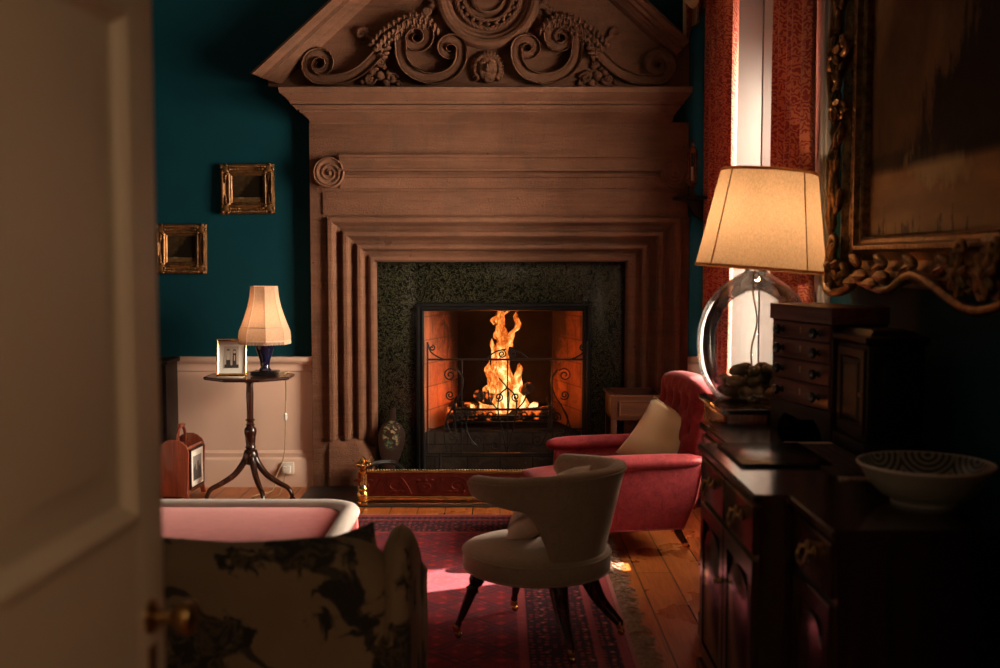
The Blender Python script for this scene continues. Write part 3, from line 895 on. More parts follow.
# iron frame
fi = at(424, 309, MY); fi2 = at(583.5, 309, MY)
prof = [(0, -.02), (0, .03), (.008, .04), (.02, .04), (.026, .02), (.04, .02), (.046, .03), (.056, .02), (.056, -.06)]
b = new(); rows = []
for t, d in prof:
    y = MY - d
    rows.append([(fo.x + t, y, 0), (fo.x + t, y, fo.z - t), (fo2.x - t, y, fo.z - t), (fo2.x - t, y, 0)])
grid(b, rows); ob('iron_frame', b, 'iron_frame', angle=25)
# firebox: splayed brick cheeks, sooty back and throat, raised brick hearth
ix0, ix1, iz1 = fo.x + .05, fo2.x - .05, fo.z - .05
bx0, bx1, by = at(458, 400, 8.45).x, at(552, 400, 8.45).x, 8.45
zh = at(500, 431, 7.9).z
for xs, xe in ((ix0, bx0), (ix1, bx1)):
    b = new()
    o_ = -.12 if xs < xe else .12
    pl = [(xs, MY + .05), (xe, by), (xe + o_, by + .02), (xs + o_, MY + .05)]
    rows = [[(x, y, zz) for x, y in pl] for zz in (zh - .02, .9, 1.5)]
    grid(b, rows, closev=True, cap=True)
    ob('firebox_cheek', b, 'firebrick')
b = new(); box(b, bx0 - .1, bx1 + .1, by, by + .08, zh - .02, 1.75); ob('fireback', b, 'soot')
b = new(); grid(b, [[(ix0 - .1, MY + .06, iz1 + .06), (ix1 + .1, MY + .06, iz1 + .06)], [(bx0 - .1, by + .02, 1.72), (bx1 + .1, by + .02, 1.72)]])
bmesh.ops.solidify(b, geom=list(b.faces), thickness=.05); ob('throat', b, 'soot')
b = new(); box(b, ix0 + .005, ix1 - .005, MY + .055, by + .05, 0, zh, .012)
ob('brick_hearth', b, 'hearth_brick')
b = new(); box(b, xa - .02, xb + .02, 7.02, FY - .022, 0, .018, .006); box(b, oi.x, oj.x, FY - .022, MY, 0, .018)
tag(obj('hearthstone', b, M['slate']), 'dark stone hearth slab in front of the chimneypiece', 'hearth')
# ------------------------------------------------------------------ fire, grate, screen
GY = 8.10
gz = zh
gt = thing('fire_grate', 'black iron basket grate holding the burning logs', 'grate', (at(505, 430, GY).x, GY, gz))
def gob(n, b, m, par=gt, **k): return obj(n, b, M[m], par, world=True, **k)
ga, gb_ = at(452, 424, GY - .18).x, at(553, 424, GY - .18).x
b = new()
for zz in (gz + .06, gz + .105, gz + .155):
    box(b, ga, gb_, GY - .19, GY - .175, zz - .008, zz + .008, .003)
box(b, ga, ga + .02, GY - .19, GY + .2, gz + .147, gz + .163); box(b, gb_ - .02, gb_, GY - .19, GY + .2, gz + .147, gz + .163)
box(b, ga, gb_, GY + .19, GY + .205, gz + .147, gz + .163)
gob('bars', b, 'iron')
b = new()
for k in range(9):
    x = ga + .03 + (gb_ - ga - .06) * k / 8
    box(b, x - .007, x + .007, GY - .18, GY + .2, gz + .045, gz + .058)
gob('grid', b, 'iron')
for x in (ga + .02, gb_ - .02):
    for y in (GY - .18, GY + .19):
        b = new(); lathe(b, [(.022, 0), (.014, .02), (.012, .15), (.02, .165), (.016, .19), (.002, .205)], 12, T(x, y, gz)); gob('leg', b, 'iron')
gx = (ga + gb_) / 2
logs = [(-.2, -.04, .10, 10, 4, .42, .045), (.16, -.06, .10, -14, -6, .44, .05), (-.04, .08, .11, 4, 2, .5, .055), (.02, 0, .185, 35, 14, .4, .045), (.09, .05, .235, -48, -22, .36, .04), (-.12, .02, .2, 70, 18, .34, .04)]
for i, (dx, dy, dz, rz_, ry_, L, r_) in enumerate(logs):
    b = new()
    rows = []
    for k in range(9):
        t = k / 8 - .5
        rows.append([(t * L, r_ * (1 + .16 * noise.noise(Vector((t * 6, math.cos(a), i + math.sin(a))))) * math.cos(a), r_ * (1 + .16 * noise.noise(Vector((t * 6, math.cos(a), i + 5 + math.sin(a))))) * math.sin(a)) for a in [2 * PI * q / 12 for q in range(12)]])
    grid(b, rows, closev=True, cap=True)
    o = obj('burning_log', b, M['ember'])
    o.location = (gx + dx, GY + dy, gz + dz); o.rotation_euler = (0, R(ry_), R(rz_))
    tag(o, ['charred log at the left end of the grate', 'charred log at the right end of the grate', 'charred log lying along the back of the grate',
            'short charred log crossing on top of the fire', 'glowing log tipped up against the right of the fire', 'glowing log tipped up against the left of the fire'][i], 'log', 'logs burning in the grate')
# flames
fl = thing('fire', 'bright orange fire with tall flames rising from the grate', 'fire', (gx, GY, gz + .15), 0)
def tongue(b, x, y, z0, h, r, seed, lean=0.0, tw=0.5, tip=.02):
    n, m = 26, 16
    rows = []
    for i in range(n + 1):
        t = i / n
        rad = r * (min(1, .55 + 2.2 * t) if t < .2 else 1.0) * (1 - t) ** .62 + .004
        rad *= 1 + .45 * noise.noise(Vector((seed, t * 5.5, 1.3)))
        cx = x + lean * t + tw * .16 * noise.noise(Vector((seed + 3, t * 2.6, 0))) * (t + .1)
        cy = y + tw * .10 * noise.noise(Vector((seed + 7, t * 2.6, 0))) * t
        rows.append([(cx + rad * (1 + .4 * noise.noise(Vector((math.cos(a) * 1.3 + seed, math.sin(a) * 1.3, t * 7)))) * math.cos(a),
                      cy + rad * .6 * math.sin(a), z0 + h * t + .03 * noise.noise(Vector((math.cos(a) * 2, seed, t * 4)))) for a in [2 * PI * k / m for k in range(m)]])
    grid(b, rows, closev=True, cap=True)
flames = [(-.02, 0, 0, .80, .088, 1.0, .0, .7), (.035, .04, 0, .58, .085, 2.4, .02, .5), (-.05, .02, 0, .50, .075, 5.2, -.01, .5), (.10, -.02, -.02, .34, .075, 9.1, .03, .6), (-.10, -.02, -.02, .36, .07, 13.7, -.02, .6),
          (.16, 0, -.04, .20, .055, 17.2, .03, .6), (-.15, .01, -.04, .2, .05, 19.3, -.01, .6), (.0, -.08, -.03, .42, .1, 23.5, .0, .6), (.07, .0, .45, .28, .04, 29.0, .06, .9), (-.03, .01, .5, .24, .045, 31.0, .03, .9),
          (.23, -.02, -.05, .08, .035, 37.0, .03, .6), (-.26, -.02, -.05, .07, .035, 41.0, 0, .6)]
for a_ in flames:
    b = new(); tongue(b, *a_); obj('flame', b, M['flame'], fl)
for k in range(9):
    b = new()
    ball(b, (rnd.uniform(-.3, .3), rnd.uniform(-.15, .12), rnd.uniform(-.05, .0)), rnd.uniform(.02, .035), 8, None, (1.2, 1, .8))
    obj('ember', b, M['ember'], fl)

fl.scale = (.84, 1, 1)
# wrought-iron fire screen
SY = 7.60
fs = thing('fire_screen', 'black wrought iron fire screen with curling vine scrolls', 'fire screen', (at(507, 450, SY).x, SY, 0))
def sob(n, b, par=fs): return obj(n, b, M['iron'], par, world=True)
def sp(px, py): return at(px, py, SY)
sx0, sx1 = 427.5, 587
b = new()
rr = .007
tube(b, [sp(sx0, 454), sp(sx0, 342)], rr, 8); tube(b, [sp(sx1, 454), sp(sx1, 342)], rr, 8)
tube(b, [sp(sx0 - 1, 359.5), sp(sx1 + 1, 359.5)], rr, 8); tube(b, [sp(sx0, 453.5), sp(sx1, 453.5)], rr, 8)
sob('screen_frame', b)
for x in (440, 574):
    b = new(); tube(b, cr([sp(x, 453), V(sp(x, 465).x, SY, .05), V(sp(x, 470).x, SY - .07, .024)], 5), .009, 8)
    tube(b, cr([V(sp(x, 465).x, SY, .06), V(sp(x, 470).x, SY + .09, .024)], 4), .009, 8); sob('leg', b)
b = new()
for x in (462, 507.5, 552):
    tube(b, [sp(x, 359), sp(x, 453)], .0045, 6)
tube(b, [sp(sx0, 429), sp(sx1, 429)], .0045, 6)
for f in (1, -1):
    def mx(pts): return [(x if f > 0 else 2 * 507.3 - x, y) for x, y in pts]
    def line(pts, r_=.0055, n=5): tube(b, cr([sp(x, y) for x, y in mx(pts)], n), r_, 6)
    line([(428, 344), (431, 352), (438, 357), (443, 359)]); line(spiral((432, 348), 3.2, .8, -1.5, 1.2, 1, 12), .005, 2)
    line([(447, 452), (444, 430), (452, 408), (460, 395), (463, 380), (457, 369)])
    line(spiral((450, 375), 7, 1.2, -.6, 1.6, -1, 14), .005, 2); line(spiral((450, 395), 5, 1, .6, 1.6, 1, 14), .005, 2)
    line([(452, 408), (447, 418), (450, 432), (458, 440)]); line(spiral((459, 417), 5.5, 1, 2.6, 1.5, 1, 14), .005, 2)
    line(spiral((453, 437), 6, 1, 1.2, 1.5, -1, 14), .005, 2)
    line([(507, 452), (502, 430), (498, 410), (500, 395), (507, 388)]); line(spiral((499, 397), 4.6, 1, 2.2, 1.5, -1, 14), .005, 2)
    line([(498, 410), (490, 400), (488, 390)]); line(spiral((491, 415), 5, 1, 0, 1.5, 1, 14), .005, 2)
    line(spiral((495, 445), 5, 1, 0, 1.5, 1, 14), .005, 2); line(spiral((477, 440), 6.5, 1, 3.1, 1.6, -1, 14), .005, 2)
    line([(477, 446), (470, 438), (466, 424), (470, 412)])
    line([(486, 359), (495, 352), (506, 349)]); line(spiral((502, 354), 4.4, .9, -1.6, 1.6, 1, 14), .005, 2)
line_pts = cr([sp(x, y) for x, y in [(507, 420), (509, 400), (507, 388), (499, 378)]], 5); tube(b, line_pts, .005, 6)
sob('vine_scrolls', b)

# brass fender with copper front panel
DY = 7.05
fe = thing('fender', 'low copper and brass fender before the hearth', 'fender', (at(501, 505, DY).x, DY, 0))
def fob(n, b, m, par=fe, **k): return obj(n, b, M[m], par, world=True, **k)
xl_, xr_ = at(363, 500, DY).x, at(600, 500, DY).x
zt_ = at(400, 472, DY).z
b = new(); box(b, xl_ + .02, xr_ - .02, DY - .006, DY + .006, .055, zt_ - .01)
box(b, xl_ - .006, xl_ + .006, DY + .02, 7.54, .055, zt_ - .01); box(b, xr_ - .006, xr_ + .006, DY + .02, 7.54, .055, zt_ - .01)
pn = fob('panel', b, 'copper')
b = new()   # embossed arabesque on the panel
for k in range(4):
    for s in (1, -1):
        cx = (xl_ + xr_) / 2 + s * (.16 + .2 * k)
        up = 1 if k % 2 else -1
        zc = .055 + (zt_ - .065) * .5
        sc_ = spiral((0, 0), .06, .008, -PI / 2 * up, 1.5, s, 14)
        tube(b, [V(cx + x, DY - .006, zc - y * .8) for x, y in sc_], .0035, 6, flat=.5)
        tube(b, cr([V(cx - .1, DY - .006, zc - .05 * up), V(cx - .03, DY - .006, zc - .06 * up), V(cx + .05, DY - .006, zc - .045 * up), V(cx + .11, DY - .006, zc + .05 * up)], 5), .003, 6)
        for q in range(3): ball(b, (cx - .05 + .045 * q, DY - .006, zc + .035 * up), .013, 8, None, (1.4, .2, .7))
ball(b, ((xl_ + xr_) / 2, DY - .006, zc), .04, 12, None, (1, .25, 1.3))
obj('embossing', b, M['copper'], pn, world=True, angle=60)
b = new()
for (x0, y0, x1, y1) in ((xl_, DY, xr_, DY), (xl_, DY, xl_, 7.54), (xr_, DY, xr_, 7.54)):
    tube(b, [(x0, y0, zt_), (x1, y1, zt_)], .010, 10)
    L = math.hypot(x1 - x0, y1 - y0); nb = int(L / .018)
    for k in range(nb):
        t = (k + .5) / nb
        ball(b, (x0 + (x1 - x0) * t, y0 + (y1 - y0) * t, zt_ + .012), .0075, 6)
fob('top_rail', b, 'dull_brass', angle=60)
b = new()
for (x0, y0, x1, y1) in ((xl_, DY, xr_, DY), (xl_, DY, xl_, 7.54), (xr_, DY, xr_, 7.54)):
    tube(b, [(x0, y0, .055), (x1, y1, .055)], .017, 12); tube(b, [(x0, y0, .022), (x1, y1, .022)], .008, 8)
    box(b, min(x0, x1) - .02, max(x0, x1) + .02, min(y0, y1) - .02, max(y0, y1) + .02, 0.0185 if y1 > 7.1 and x0 == x1 else .0185, .028, .003)
fob('base_rail', b, 'brass')
for x in (xl_, xr_):
    b = new()
    zz = at(363, 459, DY).z
    k = zz / .33
    pr = [(.04, 0), (.04, .012), (.03, .02), (.03, .03), (.036, .042), (.038, .06), (.032, .085), (.026, .092), (.035, .1), (.035, .11), (.026, .12), (.026, .215), (.033, .222), (.033, .236), (.022, .245), (.022, .255), (.038, .262), (.045, .275), (.036, .285), (.02, .29), (.026, .302), (.018, .316), (.004, .33)]
    lathe(b, [(r_, z_ * k + .018) for r_, z_ in pr], 20, T(x, DY, 0))
    p_ = fob('post', b, 'brass', angle=50)
    b = new()
    for q in range(14):
        a = 2 * PI * q / 14
        tube(b, [(x + .027 * math.cos(a), DY + .027 * math.sin(a), .13 * k + .018), (x + .027 * math.cos(a), DY + .027 * math.sin(a), .21 * k + .018)], .004, 6)
    obj('fluting', b, M['brass'], p_, world=True)
    b = new()
    for q in range(8):
        a = 2 * PI * q / 8
        ball(b, (x + .046 * math.cos(a), DY + .046 * math.sin(a), .274 * k + .018), .012, 8)
    obj('finial_knobs', b, M['brass'], p_, world=True)
# fire tongs lying over the corner of the fender
b = new()
p0 = V(xl_ + .045, 7.09, zt_ + .03)
tg = thing('fire_tongs', 'black iron fire tongs resting on the left end of the fender rail', 'fire tongs', tuple(p0))
for q, dz in ((0, .0), (1, .03)):
    b = new()
    tube(b, cr([p0 + V(0, q * .03, dz * .2), p0 + V(.06, .02 + q * .06, .018), p0 + V(.14, .1 + q * .05, .0), p0 + V(.19, .30 + q * .04, -.09), p0 + V(.2, .47 + q * .03, -.2 + .005)], 6), .009, 8)
    ball(b, p0 + V(.2, .47 + q * .03, -.2), .016, 8, None, (1, 1.6, .8))
    obj('tong_arm', b, M['iron'], tg, world=True)
b = new(); lathe(b, [(.012, 0), (.022, .012), (.012, .03), (.018, .045), (.003, .06)], 12, T(*(p0 + V(-.012, .015, .0))) @ RY(R(-80))); obj('handle', b, M['iron'], tg, world=True)

# painted bellows leaning on the marble
pb = at(388, 462, 7.56)
be = thing('bellows', 'flower-painted wooden bellows leaning by the left side of the fire', 'bellows', (pb.x, 7.58, .02))
be.rotation_euler = (R(-12), R(4), R(6))
out = [(0, .0), (.013, .0), (.016, .07), (.03, .11), (.065, .2), (.088, .28), (.095, .34), (.085, .4), (.055, .435), (.022, .45), (.02, .52), (.014, .545)]
poly = out + [(-x, z_) for x, z_ in reversed(out[1:])]
b = new(); prism(b, poly, -.035, -.022, bev=.003); obj('front_board', b, M['bellows'], be)
b = new(); prism(b, poly, .05, .063, bev=.003); obj('rear_board', b, M['mahogany'], be)
b = new()
rows = []
for y_, s in ((-.022, 1), (-.008, .86), (.005, .98), (.018, .86), (.03, .98), (.04, .86), (.05, 1)):
    rows.append([((x * .97) * s, y_, z_) for x, z_ in [(.016, .07), (.03, .11), (.065, .2), (.088, .28), (.095, .34), (.085, .4), (.055, .435), (-.055, .435), (-.085, .4), (-.095, .34), (-.088, .28), (-.065, .2), (-.03, .11), (-.016, .07)]])
grid(b, rows, closev=True, cap=True); obj('leather_gusset', b, M['black'], be)
b = new(); lathe(b, [(.012, 0), (.008, .02), (.014, .07), (.02, .09)], 12, T(0, .012, -.012)); obj('nozzle', b, M['dull_brass'], be)

# log box to the right of the fire
lb0, lb1 = at(611, 395, 7.05).x, at(664, 395, 7.05).x
lbz = at(611, 397, 7.05).z
lbx = thing('log_stand', 'open-topped wooden log stand between fireplace and crimson armchair', 'log stand', ((lb0 + lb1) / 2, 7.2, 0))
hw = (lb1 - lb0) / 2
b = new()
box(b, -hw, hw, -.16, -.142, lbz - .15, lbz, .004); box(b, -hw, hw, .222, .24, lbz - .15, lbz, .004)
box(b, -hw, -hw + .018, -.142, .222, lbz - .15, lbz, .004); box(b, hw - .018, hw, -.142, .222, lbz - .15, lbz, .004)
box(b, -hw + .018, hw - .018, -.142, .222, lbz - .14, lbz - .125)
obj('tray', b, M['pale_wood'], lbx)
b = new(); rectloft(b, -hw - .012, hw + .012, -.172, .252, [(0, 0), (0, .014), (.034, .014), (.034, 0)], T(0, 0, lbz) @ RX(-PI / 2)); obj('rim', b, M['pale_wood'], lbx)
b = new(); rectloft(b, -hw + .05, hw - .04, lbz - .125, lbz - .025, [(0, 0), (0, .006), (.008, .006), (.012, .002)], T(0, -.16, 0), fill=True); obj('front_panel', b, M['pale_wood'], lbx)
for sx in (-1, 1):
    for y_ in (-.14, .22):
        b = new(); box(b, sx * (hw - .02) - .018, sx * (hw - .02) + .018, y_ - .018, y_ + .018, 0, lbz - .15, .004); obj('leg', b, M['pale_wood'], lbx)
b = new(); box(b, -hw + .03, hw - .03, -.13, .21, .18, .2, .003); obj('shelf', b, M['pale_wood'], lbx)
for i, (dx, dy, a, dz, L) in enumerate([(-.06, -.06, 12, .03, .2), (.07, .0, -24, .035, .22), (-.02, .1, 40, .03, .2), (.0, .02, -8, .085, .24)]):
    b = new(); rows = []
    for k in range(7):
        t = k / 6 - .5
        rows.append([(t * L, (.034 + .008 * noise.noise(Vector((t * 5, q, i)))) * math.cos(a2), (.028 + .008 * noise.noise(Vector((t * 5, q + 9, i)))) * math.sin(a2)) for q, a2 in enumerate([2 * PI * w / 10 for w in range(10)])])
    grid(b, rows, closev=True, cap=True)
    o = obj('firewood_log', b, M['log']); o.location = (lbx.location.x + dx, 7.22 + dy, lbz - .125 + dz); o.rotation_euler = (R(i * 20), 0, R(a))
    tag(o, ['split log lying at the front left of the log stand', 'split log lying at the right of the log stand', 'split log lying at the back of the log stand', 'split log lying across the others in the log stand'][i], 'firewood', 'split logs in the log stand')

# ------------------------------------------------------------------ rug
b = new(); box(b, -2.6, .55, 3.5, 6.78, 0, .012, .003)
rg = obj('rug', b, M['rug']); tag(rg, 'large red and navy Persian rug under the seating', 'rug')
b = new()
for k in range(330):
    y_ = 3.52 + 3.24 * k / 330 + rnd.uniform(-.006, .006)
    L = rnd.uniform(.05, .11); dy = rnd.gauss(0, .035) + .05 * noise.noise(Vector((y_ * 5, 1, 1)))
    for q in range(2):
        tube(b, [(.548, y_, .008), (.548 + L * .45, y_ + dy * .3 + q * .006, .012 + rnd.uniform(0, .008)), (.548 + L * .8, y_ + dy * .8 + rnd.gauss(0, .008), .007), (.548 + L, y_ + dy + rnd.gauss(0, .014), .004)], [.0034, .003, .0028, .0016], 5)
obj('fringe', b, M['fringe'], rg, kind='stuff')

# ------------------------------------------------------------------ barrel chair
bc = Vector((.175, 4.69, 0))
bdir = R(-38)
ch = thing('tub_chair', 'taupe velvet tub chair with curved back and dark sabre legs', 'armchair', (bc.x, bc.y, .012), bdir)  # local +x = towards its back
def cob(n, b, m, par=ch, **k): return obj(n, b, M[m], par, **k)
def lp(px, py, z_=0):     # picture point on a level -> chair space
    p = onz(px, py, z_) - bc
    c, s = math.cos(-bdir), math.sin(-bdir)
    return V(p.x * c - p.y * s, p.x * s + p.y * c, z_)
# seat
b = new(); rows = []
def outline(a, k=1.0):
    rx = .35 if math.cos(a) < 0 else .30
    return V(math.cos(a) * rx * k, math.sin(a) * .315 * k, 0)
for r_, z_ in ((.90, .258), (.97, .26), (1.0, .272), (1.0, .322), (.995, .337), (.96, .350), (.85, .364), (.6, .378), (.3, .386), (.02, .388)):
    rows.append([outline(2 * PI * k / 48, r_) + V(0, 0, z_) for k in range(48)])
grid(b, rows, closev=True, cap=True); seat = cob('seat', b, 'grey_velvet', angle=80)
b = new(); tube(b, [outline(2 * PI * k / 64, 1.0) + V(0, 0, .336) for k in range(64)], .005, 6, closed=True)
tube(b, [outline(2 * PI * k / 64, .99) + V(0, 0, .264) for k in range(64)], .004, 6, closed=True)
obj('piping', b, M['grey_velvet'], seat)
# wrap-round back
def sm(a, b_, t): t = max(0, min(1, (t - a) / (b_ - a))); return t * t * (3 - 2 * t)
b = new(); rows = []
PH = 112
for i in range(57):
    ph = -PH + 2 * PH * i / 56
    a = R(ph); t = abs(ph)
    zt = .735 - .035 * sm(10, 112, t)
    zl = .262 + .305 * sm(33, 68, t) + .025 * sm(68, 112, t)
    endk = 1 if t < 106 else max(.25, 1 - ((t - 106) / 6) ** 2 * .75)
    th = .062 * (.6 + .4 * endk)
    def Rr(z_): return .262 + (.365 - .262) * ((z_ - .26) / .45)
    # arms run straighter forward than a circle
    def P(r_, z_):
        x, y = math.cos(a) * r_, math.sin(a) * r_
        if x < 0: x *= 1.15; y *= 1.0
        return (x, y * .98, z_)
    h = (zt - zl)
    zc, hh = (zt + zl) / 2, h / 2 * (endk if t > 100 else 1)
    zl2, zt2 = zc - hh, zc + hh
    ring = []
    rr_ = min(.03, hh * .8)
    for k in range(6): ring.append(P(Rr(zl2 + (zt2 - rr_ - zl2) * k / 5), zl2 + .006 + (zt2 - rr_ - zl2 - .006) * k / 5))
    ring.append(P(Rr(zt2) + .004, zt2 - .012)); ring.append(P(Rr(zt2) - .012, zt2)); ring.append(P(Rr(zt2) - th * .6, zt2 + .004)); ring.append(P(Rr(zt2) - th * .95, zt2 - .008)); ring.append(P(Rr(zt2) - th - .012, zt2 - rr_))
    for k in range(5): 
        z_ = zt2 - rr_ - .02 - (zt2 - rr_ - zl2 - .03) * k / 4
        ring.append(P(Rr(z_) - th - .008 * math.sin(PI * k / 4), z_))
    ring.append(P(Rr(zl2) - th * .5, zl2))
    rows.append(ring)
grid(b, rows, closev=True, cap=True)
bk = cob('back', b, 'grey_velvet', sub=1)
b = new()
pts = []
for i in range(57):
    ph = -PH + 2 * PH * i / 56; a = R(ph); t = abs(ph)
    zt = .735 - .035 * sm(10, 112, t); r_ = .262 + .103 * ((zt - .026 - .26) / .45) + .003
    x, y = math.cos(a) * r_, math.sin(a) * r_
    if x < 0: x *= 1.15
    pts.append((x, y * .98, zt - .026))
tube(b, pts[2:-2], .0045, 6); obj('piping', b, M['grey_velvet'], bk)
# legs
def caster(b, p, m=None):
    lathe(b, [(.016, .03), (.017, .045), (.013, .06)], 12, T(p.x, p.y, 0))
    ball(b, (p.x + .006, p.y, .017), .017, 12, None, (1, .6, 1))
for px, py in ((457, 641), (514, 614)):
    f = lp(px, py); top = V(f.x * .74, f.y * .74, .264)
    b = new(); rows = []
    ax = (top - V(f.x, f.y, .05)); n_ = ax.normalized()
    q = Vector((0, 0, 1)).rotation_difference(n_).to_matrix().to_4x4()
    L = ax.length
    lathe(b, [(.013, 0), (.016, .01), (.013, .025), (.018, .06), (.022, L * .55), (.024, L * .66), (.031, L * .7), (.024, L * .74), (.022, L * .78), (.031, L * .83), (.034, L * .9), (.03, L)], 16, T(f.x, f.y, .05) @ q)
    leg = cob('leg', b, 'mahogany')
    b = new(); caster(b, f); obj('caster', b, M['brass'], leg)
for px, py in ((571, 667), (620, 638)):
    f = lp(px, py); d = V(f.x, f.y, 0).normalized()
    top = V(f.x, f.y, 0) - d * .16
    top = V(.195, top.y * .8, .275)
    b = new()
    cpts = cr([top + V(0, 0, .01), top.lerp(V(f.x, f.y, .05), .25) + V(0, 0, -.02), top.lerp(V(f.x, f.y, .05), .62) + V(-d.x * .02, -d.y * .02, .0), V(f.x, f.y, .05)], 7)
    n_ = len(cpts); tube(b, cpts, [.043 - .025 * i / (n_ - 1) for i in range(n_)], 10, flat=.8)
    leg = cob('leg', b, 'mahogany')
    b = new(); caster(b, f); obj('caster', b, M['brass'], leg)
# cushion leaning in the chair
Mc = RZ(bdir) 
cu = thing('lace_cushion', 'small pale lace-edged cushion leaning inside the taupe tub chair', 'cushion', (bc.x, bc.y, 0), bdir)
b = new(); uu = V(.44, .64, .63).normalized(); vv = V(-.82, .57, 0).normalized(); nn = uu.cross(vv)
a1, a3 = (uu + vv).normalized(), (uu - vv).normalized(); a2 = a3.cross(a1)
Mx = T(-.01, .075, .535) @ Matrix(((a1.x, a2.x, a3.x, 0), (a1.y, a2.y, a3.y, 0), (a1.z, a2.z, a3.z, 0), (0, 0, 0, 1))); cushion(b, .36, .36, .12, Mx)
obj('cover', b, M['linen'], cu, angle=80)
b = new()
for s in (1, -1):
    rows = []
    for i in range(2, 9):
        u = -1 + 2 * i / 16
        rows.append([])
        for j in range(25):
            v_ = -1 + 2 * j / 24
            k = max(0, (1 - u ** 4) * (1 - v_ ** 4)) ** .45
            rows[-1].append(Mx @ V(u * .18 * (1 - .07 * (1 - v_ * v_) * abs(u)), s * (k * .065 * 1.06 + .004), v_ * .18 * (1 - .07 * (1 - u * u) * abs(v_)) + .004 * math.sin(j * 2.2) * (i == 8)))
    grid(b, rows)
obj('lace_trim', b, M['lace'], cu, angle=80, recalc=True)

# ------------------------------------------------------------------ crimson armchair by the fire (faces -x locally)
ac = thing('armchair', 'crimson velvet armchair with buttoned back beside the fireplace', 'armchair', (.54, 6.18, .012), R(9))
def aob(n, b, m='red_velvet', par=ac, **k): return obj(n, b, M[m], par, **k)
def padded(b, x0, x1, y0, y1, z0, z1, r_, M_=None, seg=4): box(b, x0, x1, y0, y1, z0, z1, r_, seg, M_)
b = new(); padded(b, -.42, .42, -.33, .33, .14, .30, .02); aob('seat_base', b)
b = new()
rows = []
for i in range(15):
    u = -1 + 2 * i / 14
    rows.append([(.03 + u * .41, v_ * .275, .365 + .045 * (1 - u ** 4) * (1 - v_ ** 4)) for v_ in [-1 + 2 * j / 14 for j in range(15)]])
top = rows
vs = grid(b, rows)
ring = [(i, 0) for i in range(15)] + [(14, j) for j in range(1, 15)] + [(i, 14) for i in range(13, -1, -1)] + [(0, j) for j in range(13, 0, -1)]
lo = [(Vector(rows[i][j]) + V(0, 0, -.11)) for i, j in ring]; md_ = [(Vector(rows[i][j]) * 1.0 + V(.012 * (1 if i == 14 else -1 if i == 0 else 0), .0, -.05)) for i, j in ring]
grid(b, [[Vector(rows[i][j]) for i, j in ring], md_, lo], closev=True)
bmesh.ops.remove_doubles(b, verts=list(b.verts), dist=1e-4)
aob('seat_cushion', b, sub=1)
for s in (-1, 1):
    b = new()
    # side panel that rakes with the back, with a rolled padded top
    y0, y1 = (.30, .375) if s > 0 else (-.375, -.30)
    poly = [(-.24, .13), (.40, .13), (.47, .30), (.50, .48), (-.16, .48), (-.17, .36), (-.22, .25)]
    prism(b, poly, y0, y1, bev=.012)
    sp_ = aob('side_panel', b)
    b = new(); rows = []
    prof_ = [(-.215, .0), (-.212, .02), (-.18, .05), (.0, .055), (.3, .05), (.46, .045), (.515, .03), (.525, .0)]
    for x, r_ in prof_:
        rr_ = max(r_, .004)
        zc = .495 - .025 * sm(-.05, -.3, -abs(x)) * 0
        rows.append([(x, s * .345 + rr_ * 1.25 * math.cos(a), zc + .006 * math.sin(x * 4) + rr_ * .85 * math.sin(a)) for a in [2 * PI * k / 20 for k in range(20)]])
    grid(b, rows, closev=True, cap=True)
    aob('arm', b, sub=1)
    b = new(); tube(b, [(-.23, s * .376, .135), (.40, s * .376, .135), (.47, s * .376, .30), (.505, s * .376, .47)], .004, 6); obj('piping', b, M['red_velvet'], sp_)
# buttoned back: reclined, tufted front
b = new()
nu, nv = 36, 30
Mb = T(.34, 0, .325) @ RY(R(17))
def tuft(y_, z_):
    d = 0
    for r_ in range(4):
        zz = .11 + r_ * .125
        for c in range(-3, 4):
            yy = (c + (.5 if r_ % 2 else 0)) * .13
            d += math.exp(-((y_ - yy) ** 2 + (z_ - zz) ** 2) / .0007) * .045 + math.exp(-((y_ - yy) ** 2 + (z_ - zz) ** 2) / .004) * .02
    # diagonal creases
    g1 = abs(((y_ / .13 + (z_ - .11) / .25) % 1.0) - 0.0); g1 = min(g1, 1 - g1)
    g2 = abs(((y_ / .13 - (z_ - .11) / .25) % 1.0) - 0.0); g2 = min(g2, 1 - g2)
    return d + .014 * math.exp(-(g1 / .1) ** 2) + .014 * math.exp(-(g2 / .1) ** 2)
rows = []
for i in range(nu + 1):
    y_ = -.36 + .72 * i / nu
    ed = max(0, 1 - ((abs(y_) / .36) ** 6))
    row = [(.14, y_, -.05)]
    for j in range(nv + 1):
        z_ = .57 * j / nv
        f = .075 * (ed ** .5) - tuft(y_, z_) * (ed ** .5)
        row.append((.06 - f - .03 * sm(.3, .57, z_), y_, z_ + .0))
    crown = .575 + .035 * (1 - (y_ / .36) ** 2)
    for k in range(9):
        a = PI * k / 8
        row.append((.095 - .03 - (.10 * math.cos(a)) * (.45 + .55 * ed ** .5), y_, crown + .05 * math.sin(a) * ed ** .4))
    for k in range(5): row.append((.15, y_, .52 - .57 * k / 4))
    rows.append(row)
grid(b, rows, closev=True, cap=True, M=Mb)
bkk = aob('backrest', b, angle=80)
for r_ in range(4):
    for c in range(-3, 4):
        yy = (c + (.5 if r_ % 2 else 0)) * .13
        if abs(yy) < .31:
            b = new(); ball(b, Mb @ V(.035, yy, .11 + r_ * .125), .011, 8); obj('button', b, M['red_velvet'], bkk)
